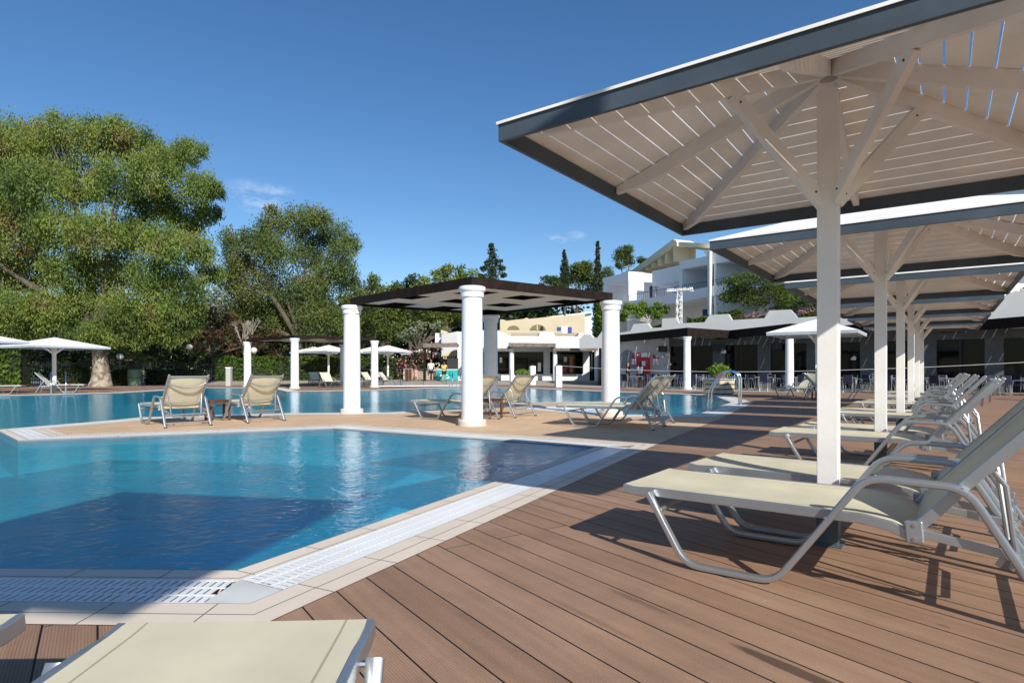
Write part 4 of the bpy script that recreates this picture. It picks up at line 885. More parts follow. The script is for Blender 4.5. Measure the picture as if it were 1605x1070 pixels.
# left bank: fence, bin, lamps
r = thing('picket_fence', 'dark green fence of thin upright bars behind the big tree', 'fence', D(60, 46)); a = D(40, 47); b = D(340, 50); d = b-a; L = d.length; fm = mat('fence_paint', (.012, .02, .018), .5); mb = MB()
for k in range(int(L/.16)): q = a+d*(k*.16/L)-r.location; mb.box((q.x, q.y, .9), (.045, .03, 1.8))
mb.build('bars', fm, r)
for z in (.3, 1.55): mb = MB(); mb.beam(a-r.location+Vector((0, .03, z)), b-r.location+Vector((0, .03, z)), .05, .06); mb.build('rail', fm, r)
r = thing('green_bin', 'pale green barrel bin standing behind the big eucalyptus', 'bin', D(211, 44)); mb = MB(); mb.lathe([(.36, 0), (.44, .1), (.47, .6), (.45, 1.15), (.42, 1.18), (.2, 1.2)], 24); mb.build('barrel', bin_green, r, smooth=True)
mb = MB(); mb.lathe([(.475, .58), (.485, .6), (.475, .62)], 24); mb.build('band', fm, r, smooth=True)
for px, py, Y, lab in ((188, 559, 46, 'globe lamp low behind the eucalyptus trunk'), (297, 544, 50, 'globe lamp before the dark rusty trees'), (398, 549, 47, 'globe lamp between the first far pergola columns')):
    r = thing('globe_lamp', lab, 'lamp', D(px, Y), 0, 'globe lamps in the garden'); z = ZZ(py, Y); mb = MB(); mb.tube([(0, 0, 0), (0, 0, z-.2)], .05, 8); mb.build('pole', black_metal, r); mb = MB(); mb.lathe([(.02, -.24), (.15, -.2), (.23, -.08), (.25, 0), (.22, .12), (.13, .21), (.01, .25)], 18, (0, 0, z)); mb.build('globe', globe, r, smooth=True)
r = thing('street_lamp', 'slim grey twin armed street lamp rising over the garden trees', 'street lamp', D(335, 57)); z = ZZ(480, 57); mb = MB(); mb.tube([(0, 0, 0), (0, 0, z)], [.06, .04], 8); mb.build('pole', alu, r)
for s in (-1, 1): mb = MB(); mb.beam((0, 0, z), (s*.9, 0, z+.05), .12, .1); mb.build('arm', alu, r)
# lattice mast with lettering, read from behind
MP = D(1064.5, 41); r = thing('sign_mast', 'white lattice mast carrying pale mirrored script lettering above the restaurant', 'sign', (MP.x, MP.y, 3.2)); zt = ZZ(455, 41)-3.2
for sx in (-1, 1):
    for sy in (-1, 1): mb = MB(); mb.tube([(sx*.16, sy*.16, 0), (sx*.16, sy*.16, zt)], .024, 6); mb.build('chord', white_paint, r)
mb = MB(); k = 0; z = .1
while z < zt-.3:
    for s in (-1, 1):
        mb.beam((-.16*(1 if k % 2 else -1), s*.16, z), (.16*(1 if k % 2 else -1), s*.16, z+.28), .03, .03); mb.beam((s*.16, -.16*(1 if k % 2 else -1), z), (s*.16, .16*(1 if k % 2 else -1), z+.28), .03, .03)
    z += .28; k += 1
mb.build('lattice', white_paint, r)
mb = MB(); mb.beam((-.17, 0, zt), (.17, 0, zt), .36, .03); mb.build('cap_plate', white_paint, r)
cu = bpy.data.curves.new('lettering', 'FONT'); cu.body = 'Mediterraneo'; cu.size = .31; cu.extrude = .015; cu.align_x = 'CENTER'; cu.shear = .2; cu.offset = .004
to = bpy.data.objects.new('lettering', cu); COL.objects.link(to); bpy.context.view_layer.update()
me = bpy.data.meshes.new_from_object(to.evaluated_get(bpy.context.evaluated_depsgraph_get())); bpy.data.objects.remove(to)
lo = bpy.data.objects.new('lettering', me); COL.objects.link(lo); lo.parent = r; lo.location = (0, -.3, zt-.05); lo.rotation_euler = (PI/2, 0, PI+math.atan2(AR.y, AR.x)*.35); me.materials.clear(); me.materials.append(white_paint)
mb = MB(); mb.beam((-.95, -.22, zt-.08), (.95, -.22, zt-.08), .03, .03); mb.build('letter_rail', white_paint, r)
# ---------------------------------------------------------------- vegetation
RN = np.random.default_rng(5)
def leaf_mesh(name, m, parent, C, per, size, droop=0., asp=2.2, sig=.28):
    """C: list of (centre, radius); thousands of small separate leaf quads in uneven sub-clumps"""
    allc, alls = [], []
    for c, r in C:
        nsub = max(5, int(per*.022*max(r, .3)**.6)+8); v = RN.normal(size=(nsub, 3)); v /= np.linalg.norm(v, axis=1)[:, None]; v[:, 2] = v[:, 2]*.85+.12
        rad = r*(.35+.62*RN.random(nsub)**.6); sc = np.array(c)+v*rad[:, None]; n = int(per*r*r) if r > .5 else int(per*.3)
        idx = RN.integers(0, nsub, n); w = RN.random(nsub)*.6+.7; p = sc[idx]+np.clip(RN.normal(size=(n, 3)), -2, 2)*(sig*r*w[idx])[:, None]*(np.array([.85, .85, 1.05]) if droop > .3 else np.array([1, 1, .75])); allc.append(p)
    P = np.concatenate(allc); n = len(P); s = size*(.6+.8*RN.random(n))
    a = RN.normal(size=(n, 3)); a[:, 2] -= droop*1.6; a /= np.linalg.norm(a, axis=1)[:, None]; b = np.cross(a, RN.normal(size=(n, 3))); b /= np.linalg.norm(b, axis=1)[:, None]
    a *= (s*.5)[:, None]; b *= (s*.5/asp)[:, None]; V = np.empty((n, 4, 3), np.float32); V[:, 0] = P-a; V[:, 1] = P+b; V[:, 2] = P+a; V[:, 3] = P-b
    me = bpy.data.meshes.new(name); me.vertices.add(4*n); me.vertices.foreach_set('co', V.ravel()); me.loops.add(4*n); me.loops.foreach_set('vertex_index', np.arange(4*n, dtype=np.int32))
    me.polygons.add(n); me.polygons.foreach_set('loop_start', np.arange(0, 4*n, 4, dtype=np.int32)); me.update(); me.validate(); me.materials.append(m)
    o = bpy.data.objects.new(name, me); COL.objects.link(o); o.parent = parent; return o
TREEG = 'garden trees'
def tree(name, label, px, Y, circles, m, per, size, trunk_r=.25, droop=0., bark_m=None, zb=0., depth=.5, cat='tree', limbs=7, asp=2.2, flare=1.5, lean=0, fork=None, sig=.28):
    root = thing(name, label, cat, D(px, Y, zb)); C = []; R3 = random.Random(int(px*7+Y))
    for q in circles:
        cx, cy, r = q[:3]; rr = r*Y/FPX; dy = (q[3] if len(q) > 3 else R3.uniform(-1, 1)*depth)*rr*1.6; Yc = Y+dy; rr2 = r*Yc/FPX; p = D(cx, Yc, ZZ(cy, Yc))-root.location; C.append((tuple(p), rr2*.78))
    leaf_mesh('crown', m, root, C, per, size, droop, asp, sig)
    # trunk and limbs
    mb = MB(); zs = [c[0][2] for c in C]; zf = fork if fork else max(.8, min(zs)*.7+.3); top_ = Vector((lean, 0, zf)); pts = []; rs = []
    for k in range(9): t = k/8; pts.append(Vector((lean*t*t+.12*trunk_r*math.sin(5*t), .1*trunk_r*math.cos(4*t), zf*t-.05))); rs.append(trunk_r*(1+(flare-1)*math.exp(-t*5))*(1-.25*t))
    mb.tube(pts, rs, 14); mb.build('trunk', bark_m or bark_dark, root, smooth=True); mb = MB()
    sel = R3.sample(C, min(limbs, len(C)))
    for c, r in sel:
        e = Vector(c)-Vector((0, 0, r*.5)); s0 = pts[-1]-Vector((0, 0, .1)); mid = s0.lerp(e, .45)+Vector((0, 0, .12*(e-s0).length)); P3 = [s0.lerp(mid, t)*(1-t)+mid.lerp(e, t)*t for t in [i/8 for i in range(9)]]
        mb.tube(P3, [trunk_r*.62*(1-.85*i/8) for i in range(9)], 8)
        for j in range(2):
            f = P3[5]; e2 = e+Vector((R3.uniform(-1, 1), R3.uniform(-1, 1), R3.uniform(-.3, .8)))*r*.7; mb.tube([f, f.lerp(e2, .5)+Vector((0, 0, .1*r)), e2], [trunk_r*.25, trunk_r*.16, trunk_r*.05], 6)
    if sel: mb.build('branches', bark_dark if bark_m is bark else (bark_m or bark_dark), root, smooth=True)
    return root
def bush(name, label, cat, loc, C, m, per, size, extra=None, asp=1.6):
    root = thing(name, label, cat, loc); leaf_mesh('foliage', m, root, C, per, size, 0, asp, .3); mb = MB()
    for c, r in C[:3]: mb.tube([(c[0]*.3, c[1]*.3, 0), (c[0]*.7, c[1]*.7, c[2]*.6), tuple(c)], [.05, .035, .02], 6)
    mb.build('stems', bark_dark, root)
    if extra: leaf_mesh('flowers', extra[0], root, C, extra[1], extra[2], 0, 1.2, .3)
    return root
big = [(0, 235, 60, -.2), (40, 222, 45), (95, 207, 36), (80, 240, 45), (150, 222, 46), (185, 215, 38), (215, 235, 42), (262, 250, 38), (245, 275, 48), (300, 240, 30), (335, 300, 24), (310, 300, 38), (328, 335, 24), (0, 300, 62), (55, 300, 60), (120, 290, 55), (180, 290, 52), (240, 320, 48), (295, 345, 42),
       (20, 370, 60), (85, 360, 50), (150, 365, 52, -.8), (210, 370, 46), (262, 390, 50, -.8), (310, 395, 34), (330, 430, 26), (40, 430, 58), (110, 425, 50), (175, 430, 50), (235, 440, 48, -.6), (290, 450, 42), (20, 490, 52), (80, 490, 46, -.6), (140, 480, 46), (195, 490, 44), (250, 490, 44, -.6), (300, 490, 30),
       (50, 525, 28), (115, 528, 28, -.8), (150, 522, 28, -.9), (180, 528, 26, -.9), (165, 535, 16, -.9), (215, 525, 30, -.5), (262, 528, 26), (295, 515, 24), (-60, 260, 70), (-60, 360, 75), (-50, 460, 70), (-120, 330, 80), (-120, 440, 70)]
tree('eucalyptus_tree', 'huge eucalyptus with pale thick trunk filling the left of the photo', 157, 41.5, big, L_euc, 2300, .20, .52, 1.3, bark, depth=.75, limbs=8, asp=3.0, flare=1.55, fork=3.4, sig=.21)
mid = [(430, 360, 32), (425, 330, 12), (470, 350, 32), (500, 345, 26), (520, 372, 34), (548, 385, 22), (395, 380, 28), (360, 375, 20), (375, 410, 32), (430, 400, 40), (480, 400, 38), (530, 415, 36), (400, 450, 42), (450, 455, 40), (505, 455, 42), (545, 440, 26), (552, 470, 28), (360, 440, 30), (385, 495, 40), (440, 505, 40), (495, 505, 40), (540, 505, 32), (585, 440, 14), (596, 455, 12), (580, 475, 22)]
tree('eucalyptus_tree', 'second dense eucalyptus with tall dark crown behind the far pergola', 470, 56, mid, L_euc2, 1400, .23, .45, .9, depth=.7, limbs=12, asp=2.6, fork=4)
tree('pine_tree', 'pale green pine with broad crown behind the middle pergola roof', 700, 78, [(668, 448, 18), (690, 436, 18), (702, 425, 14), (722, 430, 16), (740, 438, 18), (715, 448, 24), (680, 460, 24), (745, 455, 18), (650, 460, 16)], L_pinel, 330, .4, .3, bark_m=bark_dark)
tree('olive_tree', 'grey green rounded tree top left of the pale pine', 643, 85, [(640, 448, 17), (652, 442, 15), (632, 460, 16), (655, 460, 18)], L_cyp, 260, .42, .3)
tree('pine_tree', 'dark low pine left of the grey green tree top', 610, 72, [(612, 460, 18), (622, 450, 12), (600, 475, 24), (630, 475, 22), (575, 480, 20)], L_pine, 280, .4, .3)
tree('garden_tree', 'dark leafy tree between the far pergola and the middle pergola column', 585, 64, [(560, 510, 28), (590, 500, 30), (600, 530, 28), (570, 540, 24), (620, 520, 22), (545, 525, 24)], L_pine, 300, .34, .25)
tree('garden_tree', 'mid green tree under the left side of the middle pergola roof', 660, 70, [(650, 500, 26), (680, 495, 26), (620, 495, 24), (710, 500, 24), (735, 500, 20), (690, 515, 18), (640, 520, 20)], L_pine, 300, .36, .25)
tree('olive_tree', 'silvery grey olive tree beside the pink oleander', 655, 62, [(645, 518, 16), (662, 510, 14), (634, 528, 13), (655, 532, 15), (685, 512, 12), (700, 516, 9)], L_olive, 320, .26, .18)
bush('oleander_bush', 'pink flowering oleander left of the bar pergola', 'bush', D(645, 57, .25), [((0, 0, 2.0), .8), ((.8, .3, 2.2), .8), ((-.8, 0, 1.2), .9), ((.4, 0, .8), .9), ((1.6, .6, 2.6), .7), ((2.4, .6, 3.2), .5)], L_dark, 300, .22, (L_pink, 170, .17))
tree('rusty_tree', 'dark rusty brown tree right of the big eucalyptus trunk', 335, 52, [(320, 500, 26), (350, 505, 26), (300, 520, 22), (370, 520, 24), (335, 530, 26), (395, 535, 20), (310, 545, 18), (360, 548, 18), (420, 530, 20)], L_rust, 330, .3, .2)
tree('garden_tree', 'olive green tree behind the bare white branches', 370, 68, [(345, 470, 26), (375, 465, 24), (400, 480, 24), (330, 485, 20), (320, 465, 14), (370, 495, 24)], L_olive, 200, .4, .25)
tree('brown_tree', 'reddish brown shrub tree above the far pergola roof', 440, 59, [(420, 525, 20), (445, 520, 18), (470, 528, 20), (500, 530, 18), (430, 548, 18), (470, 550, 18), (510, 548, 16)], leaf_mat('brown_leaves', (.05, .06, .02), (.11, .09, .035), (.16, .08, .04), .6), 320, .28, .15)
tree('dark_tree', 'dark bushy tree behind the left column of the middle pergola', 520, 60, [(510, 560, 18), (535, 550, 20), (560, 560, 20), (585, 560, 18), (545, 575, 16)], L_dark, 300, .3, .18)
tree('dark_tree', 'very dark undergrowth tree behind the left fence', 100, 56, [(40, 545, 30), (80, 550, 26), (120, 550, 26), (190, 550, 26), (230, 545, 26), (265, 550, 24), (150, 560, 22), (60, 570, 20), (210, 572, 20), (290, 568, 18), (320, 572, 16)], L_dark, 240, .32, .25)
tree('green_shrub_tree', 'bright green shrub behind the low globe lamp at the eucalyptus trunk', 205, 50, [(195, 548, 14), (212, 556, 14), (180, 555, 10), (225, 565, 12)], L_hedge, 320, .22, .1)
tree('dark_tree', 'dark tree left edge behind the hedge', -20, 50, [(-40, 500, 40), (0, 530, 30), (20, 550, 26), (-60, 550, 40), (-100, 520, 40)], L_dark, 220, .34, .25)
# bare pale tree
r = thing('bare_tree', 'leafless white branched tree above the far pergola', 'tree', D(384, 52)); R3 = random.Random(4); mb = MB()
def branch(p, d, L, rad, dep):
    q = p+d*L; m_ = p.lerp(q, .5)+Vector((R3.uniform(-1, 1), 0, R3.uniform(-1, 1)))*L*.06; mb.tube([p, m_, q], [rad, rad*.85, rad*.7], 6)
    if dep == 0: return
    for k in range(3 if dep > 2 else 2):
        a = R3.uniform(-.26, .26); nd = (d+Vector((a, R3.uniform(-.4, .4), R3.uniform(.0, .35)))).normalized(); branch(q, nd, L*R3.uniform(.66, .85), rad*.66, dep-1)
branch(Vector((0, 0, 0)), Vector((0, 0, 1)), 2.4, .13, 0)
for a in (-.35, -.12, .12, .35): branch(Vector((0, 0, 2.3)), Vector((a, 0, 1.6)).normalized(), 1.2, .085, 4)
mb.build('trunk', mat('bare_twigs', (.30, .27, .24), .9), r); r.scale = (.8, .8, .92)
# cypresses and pines by the hotel
def cypress(px, Y, yt, yb, hw, lab, m=L_cyp, nm='cypress_tree', zb=0.): 
    n = int((yb-yt)/5)+1; c = []
    for k in range(n): t = k/(n-1); c.append((px+random.uniform(-1, 1), yt+4+(yb-yt)*t, hw*(.18+.82*min(1, t*1.9)**.8)*(1 if t < .85 else .85), 0))
    return tree(nm, lab, px, Y, c, m, 900, .24, .15, zb=zb, depth=0, limbs=0, fork=ZZ(yt+10, Y), flare=1.2, asp=2)
cypress(937, 56, 376, 540, 8.5, 'tall slim dark cypress left of the hotel')
cypress(885, 70, 389, 455, 9, 'slim grey cypress in front of the hill pines')
cypress(941, 45.5, 455, 520, 7, 'lower leafy green column tree behind the right pergola column', L_hedge, zb=0)
tree('conifer_tree', 'feathery araucaria like conifer rising over the middle pergola roof', 771, 60, [(770, 386, 5), (771, 395, 7), (772, 405, 9), (764, 412, 7), (781, 412, 8), (771, 420, 12), (758, 422, 6), (786, 421, 7), (770, 432, 14), (756, 434, 6), (790, 433, 6), (770, 445, 16)], L_cyp, 700, .26, .15, limbs=3, fork=ZZ(420, 60))
tree('pine_tree', 'dark pine clump behind the slim grey cypress', 905, 84, [(856, 438, 10), (870, 442, 12), (900, 425, 16), (918, 420, 16), (925, 435, 18), (905, 440, 20), (880, 450, 16), (850, 450, 10), (950, 430, 14), (960, 450, 16), (930, 455, 20)], L_pine, 700, .32, .3, limbs=3)
tree('pine_tree', 'round headed pine standing over the hotel roof', 985, 112, [(976, 396, 12), (985, 392, 10), (970, 404, 10), (985, 408, 13), (972, 416, 9), (1004, 407, 9), (1012, 410, 7)], L_pine, 900, .3, .3, limbs=3)
tree('pine_tree', 'dense dark green pine on the hotel terrace behind the parasols', 1180, 46, [(1150, 450, 22), (1172, 440, 24), (1160, 465, 24), (1195, 448, 24), (1140, 465, 16), (1185, 470, 24), (1215, 458, 22), (1235, 466, 22), (1262, 472, 18), (1225, 480, 18)], leaf_mat('pine_terrace', (.035, .065, .014), (.12, .17, .03)), 1500, .17, .16, zb=3.6, limbs=3)
tree('dark_tree', 'dark shrub tree on the terrace under the second parasol eaves', 1290, 43, [(1262, 480, 16), (1285, 482, 16), (1310, 484, 16), (1340, 486, 14), (1240, 488, 10)], L_dark, 500, .24, .12, zb=3.6)
tree('dark_tree', 'dark tree top over the right end parapet', 1580, 36, [(1560, 478, 14), (1580, 470, 14), (1604, 462, 14), (1630, 455, 16)], L_pine, 500, .24, .12, zb=3.6)
tree('fig_tree', 'light green fig tree with pale trunk on the terrace parapet', 1018, 42.5, [(985, 482, 9), (996, 486, 10), (1008, 480, 9), (1018, 488, 10), (1030, 482, 9), (1042, 486, 8), (1030, 494, 8), (980, 492, 8), (976, 500, 6), (1000, 492, 9)], L_fig, 1500, .14, .1, bark_m=bark_bare, zb=3.4, limbs=9, asp=1.4, sig=.34)
def hedge(name, label, a, b, h_, w_, m, per=420, size=.13, z=0., group=None, cat='hedge'):
    a, b = Vector(a), Vector(b); r = thing(name, label, cat, (a+b)/2+Vector((0, 0, z)), math.atan2((b-a).y, (b-a).x), group); L = (b-a).length; n = int(per*(2*L*h_+L*w_+2*w_*h_)); P = []
    lx = RN.random(n)*L-L/2; ly = (RN.random(n)-.5)*w_; lz = RN.random(n)*h_; s = RN.random(n); f = s < .45; ly[f] = np.sign(RN.random(f.sum())-.5)*w_/2; g = (s >= .45) & (s < .75); lz[g] = h_; g = s >= .75
    wob = .06*h_*np.sin(lx*2.3+ly*3)+.05*np.sin(lx*5.1); P = np.stack([lx, ly+RN.normal(size=n)*.06*w_, lz+RN.normal(size=n)*.035*h_+wob*(lz/h_)], 1)
    a_ = RN.normal(size=(n, 3)); a_ /= np.linalg.norm(a_, axis=1)[:, None]; b_ = np.cross(a_, RN.normal(size=(n, 3))); b_ /= np.linalg.norm(b_, axis=1)[:, None]; sz = size*(.6+.8*RN.random(n)); a_ *= (sz*.5)[:, None]; b_ *= (sz*.3)[:, None]
    V = np.empty((n, 4, 3), np.float32); V[:, 0] = P-a_; V[:, 1] = P+b_; V[:, 2] = P+a_; V[:, 3] = P-b_; me = bpy.data.meshes.new('foliage'); me.vertices.add(4*n); me.vertices.foreach_set('co', V.ravel()); me.loops.add(4*n); me.loops.foreach_set('vertex_index', np.arange(4*n, dtype=np.int32)); me.polygons.add(n); me.polygons.foreach_set('loop_start', np.arange(0, 4*n, 4, dtype=np.int32)); me.update(); me.validate(); me.materials.append(m)
    o = bpy.data.objects.new('foliage', me); COL.objects.link(o); o.parent = r
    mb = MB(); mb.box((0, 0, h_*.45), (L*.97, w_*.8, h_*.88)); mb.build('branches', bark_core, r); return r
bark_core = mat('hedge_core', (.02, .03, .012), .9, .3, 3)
hedge('clipped_hedge', 'tall clipped hedge at the left edge behind the loungers', D(-80, 40), D(42, 41), 2.9, 1.6, L_hedge, 130, .24)
hedge('clipped_hedge', 'clipped green hedge behind the grey light pillar', D(340, 50.5), D(430, 51.5), 2.1, 1.2, L_hedge, 150, .2)
hedge('clipped_hedge', 'dark hedge behind the far pergola columns', D(430, 53), D(600, 55), 2.2, 1.2, L_pine, 120, .22)
hedge('clipped_hedge', 'flat topped hedge behind the stone wall', D(600, 58, .2), D(664, 58, .2), 2.0, 1.0, L_pine, 120, .2)
hedge('garden_shrub', 'low dark shrubs along the left fence foot', D(85, 43.2), D(135, 43.6), 1.3, 1.2, L_dark, 150, .2, cat='shrub')
hedge('garden_shrub', 'low dark shrubs right of the big trunk', D(176, 44), D(200, 44.4), 1.1, 1.2, L_dark, 150, .2, cat='shrub')
hedge('garden_shrub', 'low dark shrubs right of the green barrel bin', D(228, 46.2), D(318, 48), 1.1, 1.2, L_dark, 130, .2, cat='shrub')
def onpar(px0, px1, off, z): u0, u1 = WP.at(px0, 500)[0], WP.at(px1, 500)[0]; return WP.w(u0, z, off), WP.w(u1, z, off)
for x0, x1, z0, h_, m, lab in ((1070, 1110, 4.0, .62, L_hedge, 'rounded boxwood hedge right of the sign mast'), (1120, 1158, 4.25, .7, L_hedge, 'boxwood hedge above the parapet notch'), (1148, 1170, 3.9, .55, L_hedge, 'low flowering bed left on the parapet'),
                              (1172, 1200, 3.9, .6, L_hedge, 'low flowering bed in the middle of the parapet'), (1252, 1284, 4.0, .6, L_hedge, 'low flowering bed beside the nearest parasol post'), (1018, 1036, 3.75, .55, L_hedge, 'small boxwood at the foot of the fig tree'), (1420, 1540, 4.0, .6, L_hedge, 'low hedge on the parapet behind the parasol row')):
    a, b = onpar(x0, x1, 1.0, 0); hh = hedge('parapet_hedge', lab, a, b, h_, .7, m, 420, .12, z0, 'planting on the parapet')
    if 'flowering' in lab:
        L = (b-a).length; C = [((x, -.1, h_*.9), .3) for x in np.linspace(-L/2, L/2, 4)]; leaf_mesh('flowers', L_pink, hh, C, 200, .09, 0, 1.2, .5)
leaf_mesh('shrub', L_fig, pot, [((0, 0, .8), .38), ((.2, 0, .95), .25), ((-.2, 0, .9), .25)], 1500, .13, 0, 1.6, .3)
pb = [o for o in COL.objects if o.name.startswith('planter_box')][0]
leaf_mesh('shrub', L_fig, pb, [((0, 0, 1.08), .36), ((.22, 0, 1.08), .25), ((-.25, 0, 1.1), .25)], 2200, .10, 0, 1.6, .3)
# far wood that closes the view
P3 = []
for k in range(150):
    px = -350+k*13; Y = 88+random.uniform(-3, 12); top = 505+random.uniform(-16, 14)-(18 if 560 < px < 860 else 0)+(40 if px > 900 else 0)
    for y in (top, top+32, top+62): P3.append((tuple(D(px+random.uniform(-6, 6), Y, ZZ(y, Y))), 24*Y/FPX))
wd = leaf_mesh('woodland', L_dark, None, P3, 75, .65, 0, 1.6, .35); wd['kind'] = 'stuff'; wd['label'] = 'dark wood closing the view behind the garden'; wd['category'] = 'woodland'

# ---------------------------------------------------------------- people
skin = mat('skin', (.46, .27, .18), .6); hair_b = mat('hair_brown', (.05, .03, .02), .7); hair_g = mat('hair_fair', (.22, .15, .09), .7)
def cloth(nm, c): return mat('cloth_'+nm, c, .8, .06, 8)
def skinned(name, verts, edges, rad, m, parent, root=0, sub=2):
    me = bpy.data.meshes.new(name); me.from_pydata(verts, edges, []); o = bpy.data.objects.new(name, me); COL.objects.link(o); o.parent = parent
    md = o.modifiers.new('skin', 'SKIN'); md.use_smooth_shade = True; sv = me.skin_vertices[0].data if me.skin_vertices else None
    if sv is None:
        bpy.context.view_layer.objects.active = o; bm = bmesh.new(); bm.from_mesh(me); bm.verts.layers.skin.verify(); bm.to_mesh(me); bm.free(); sv = me.skin_vertices[0].data
    for i, r in enumerate(rad): sv[i].radius = r if isinstance(r, tuple) else (r, r); sv[i].use_root = (i == root)
    s = o.modifiers.new('sub', 'SUBSURF'); s.levels = s.render_levels = sub; me.materials.append(m); return o
def person(label, loc, rz, h, top_m, bot_m, hair_m, pose, dress=False, longhair=False):
    """x right, y facing; 1.0 = standing height"""
    r = thing('person', label, 'person', loc, rz); k = h
    J = dict(pel=(0, 0, .52), wai=(0, .005, .60), che=(0, 0, .72), nec=(0, .0, .82), hb=(0, .01, .865), hc=(0, .015, .925), ht=(0, .01, .975))
    for s, n in ((-1, 'l'), (1, 'r')):
        J['hip'+n] = (s*.055, 0, .49); J['kn'+n] = (s*.065, .02+pose.get('kn'+n, 0), .285); J['an'+n] = (s*.07, pose.get('an'+n, 0)-.01, .045); J['to'+n] = (s*.08, pose.get('an'+n, 0)+.085, .018)
        J['sh'+n] = (s*.105, 0, .795); J['el'+n] = pose.get('el'+n, (s*.145, -.02, .635)); J['wr'+n] = pose.get('wr'+n, (s*.15, .05, .50))
        w_ = Vector(J['wr'+n]); e = Vector(J['el'+n]); d = (w_-e).normalized(); sd = Vector((s, 0, 0)); J['pa'+n] = tuple(w_+d*.045)
        for f in range(4): o_ = Vector((0, 1, 0))*(.018-.012*f); J[f'f{f}{n}'] = tuple(w_+d*(.065)+o_); J[f'g{f}{n}'] = tuple(w_+d*(.10-.006*abs(f-1))+o_+Vector((-s*.012, 0, 0)))
        J['th'+n] = tuple(w_+d*.05+Vector((-s*.008, .032, 0)))
    E = [('pel', 'wai'), ('wai', 'che'), ('che', 'nec'), ('nec', 'hb'), ('hb', 'hc'), ('hc', 'ht')]
    for n in 'lr':
        E += [('pel', 'hip'+n), ('hip'+n, 'kn'+n), ('kn'+n, 'an'+n), ('an'+n, 'to'+n), ('che', 'sh'+n), ('sh'+n, 'el'+n), ('el'+n, 'wr'+n), ('wr'+n, 'pa'+n), ('pa'+n, 'th'+n)]
        for f in range(4): E += [('pa'+n, f'f{f}{n}'), (f'f{f}{n}', f'g{f}{n}')]
    RA = dict(pel=(.082, .062), wai=(.072, .052), che=(.088, .058), nec=.034, hb=.036, hc=(.058, .066), ht=.046, hip=.052, kn=.034, an=.022, to=.02, sh=.036, el=.025, wr=.017, pa=.02, th=.006)
    names = list(J); V = [tuple(c*k for c in J[n]) for n in names]; ED = [(names.index(a), names.index(b)) for a, b in E]
    rad = []
    for n in names:
        q = RA.get(n) or RA.get(n[:-1]) or (.0058 if n[0] in 'fg' else .02); rad.append(tuple(c*k for c in q) if isinstance(q, tuple) else q*k)
    skinned('body', V, ED, rad, skin, r)
    def P(n): return tuple(c*k for c in J[n])
    # shirt
    vs = [(0, 0, .475*k), P('wai'), P('che'), (0, 0, .80*k)]; ed = [(0, 1), (1, 2), (2, 3)]; rd = [(.10*k, .082*k), (.094*k, .074*k), (.112*k, .08*k), (.07*k, .048*k)]
    for n in 'lr':
        b = len(vs); el, sh = Vector(P('el'+n)), Vector(P('sh'+n)); vs += [tuple(sh), tuple(sh.lerp(el, .62))]; ed += [(2, b), (b, b+1)]; rd += [(.052*k,)*2, (.044*k,)*2]
    skinned('shirt', vs, ed, rd, top_m, r)
    vs = [(0, 0, .545*k)]; ed = []; rd = [(.095*k, .076*k)]
    if not dress:
        for n in 'lr': b = len(vs); hp, kn = Vector(P('hip'+n)), Vector(P('kn'+n)); vs += [tuple(hp), tuple(hp.lerp(kn, .75))]; ed += [(0, b), (b, b+1)]; rd += [(.062*k,)*2, (.052*k,)*2]
    if dress:
        mb = MB(); mb.lathe([(.07*k, .60*k), (.09*k, .56*k), (.105*k, .49*k), (.115*k, .42*k), (.125*k, .35*k)], 20); mb.v = [(x, y*.82, z) for x, y, z in mb.v]; mb.build('skirt', bot_m, r, smooth=True)
    else: skinned('shorts', vs, ed, rd, bot_m, r)
    mb = MB(); n_ = 14; mb.lathe([(max(.001, .052*k*math.sin(PI*i/n_)), -.062*k*math.cos(PI*i/n_)) for i in range(n_+1)], 20, (0, -.016*k, .942*k))
    if longhair: mb.lathe([(.008*k, -.13*k), (.030*k, -.11*k), (.042*k, -.05*k), (.046*k, .0), (.03*k, .03*k)], 16, (0, -.034*k, .925*k))
    mb.v = [(x, (y+.016*k)*1.14-.016*k, z) for x, y, z in mb.v]; mb.build('hair', hair_m, r, smooth=True)
    mb = MB()
    for s in (-1, 1): mb.box((s*.018*k, .066*k, .93*k), (.010*k, .006*k, .005*k))
    mb.box((0, .07*k, .895*k), (.022*k, .006*k, .005*k)); mb.build('eyes_and_mouth', hair_b, r)
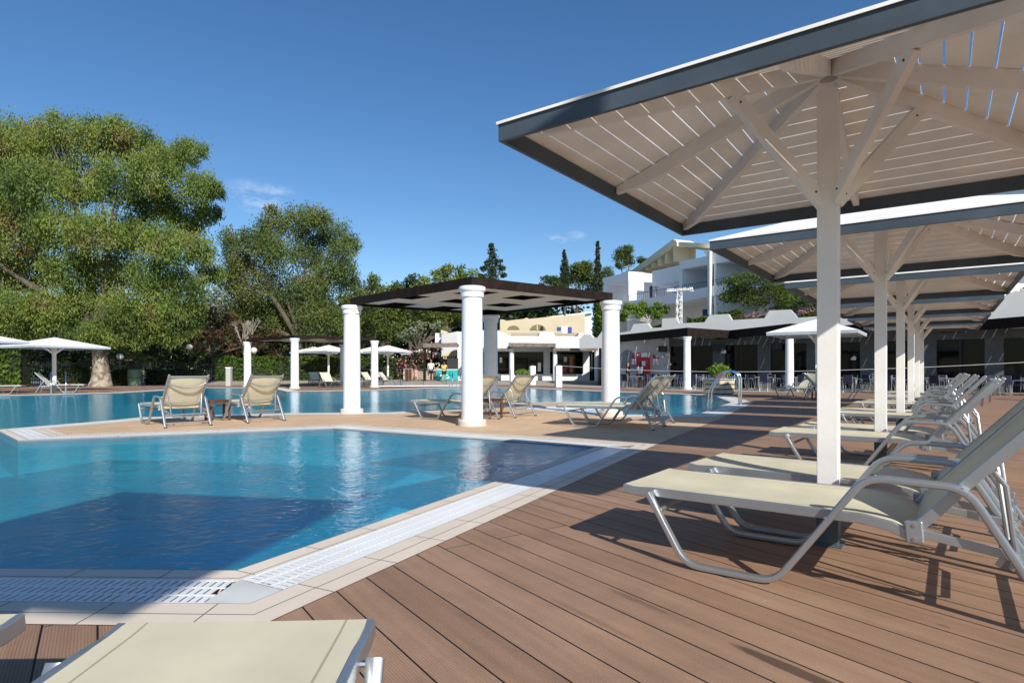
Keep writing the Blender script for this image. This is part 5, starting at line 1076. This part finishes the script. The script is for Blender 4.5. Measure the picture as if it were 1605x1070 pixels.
    mb = MB(); mb.add([(-.007*k, .062*k, .905*k), (.007*k, .062*k, .905*k), (0, .078*k, .908*k), (0, .062*k, .93*k)], [(0, 1, 2), (0, 2, 3), (1, 3, 2), (0, 3, 1)]); mb.build('nose', skin, r)
    mb = MB()
    for n in 'lr': a = Vector(P('an'+n)); mb.box((a.x, a.y+.03*k, .012*k), (.055*k, .145*k, .022*k))
    mb.build('shoes', hair_b, r, bevel=.01); return r
Wt, Bk, Pk, Yl, Nv, Gy = cloth('white', (.75, .75, .76)), cloth('black', (.02, .02, .025)), cloth('pink', (.75, .28, .27)), cloth('mustard', (.72, .45, .16)), cloth('navy', (.02, .025, .05)), cloth('dark_grey', (.06, .06, .065))
person('man in white t-shirt and black shorts seen from behind at the bar corner', D(675.5, 50.3, .22), .1, 1.84, Wt, Nv, hair_g, dict(knl=.01, anl=.0, knr=.02, anr=.03))
person('woman in mustard top and black shorts before the teal chest', D(696, 49.6, .18), -.2, 1.72, Yl, Bk, hair_b, dict(anl=-.06, anr=.06, elr=(.14, .06, .66), wrr=(.10, .13, .74), ell=(-.15, .02, .65), wrl=(-.11, .12, .6)), longhair=True)
person('small child in pink clothes left of the man in white', D(652, 50.2, .22), 2.9, 1.15, Pk, Pk, hair_g, dict(anl=.03), dress=True)
person('person with dark hair behind the slat fence', D(706, 55.0, .25), 3.0, 1.9, Wt, Gy, hair_b, {})
WPo = Plane(WP.w(0, 0, -1.6), AR); pw1 = WPo.w(WPo.at(984, 600)[0], 0); person('woman in dark dress facing right by the posters', pw1, math.atan2(AR.y, AR.x)-PI/2, 1.68, Bk, Gy, hair_b, dict(ell=(-.13, .03, .66), wrl=(-.1, .13, .66), elr=(.13, .04, .66), wrr=(.09, .15, .66)), dress=True, longhair=True)
pw2 = WPo.w(WPo.at(1003, 600)[0], 0); person('person in white top with a backpack at the red drinks cabinet', pw2, .3, 1.66, Wt, cloth('maroon', (.22, .02, .04)), hair_b, dict(elr=(.14, .05, .68), wrr=(.08, .15, .72)), longhair=True)
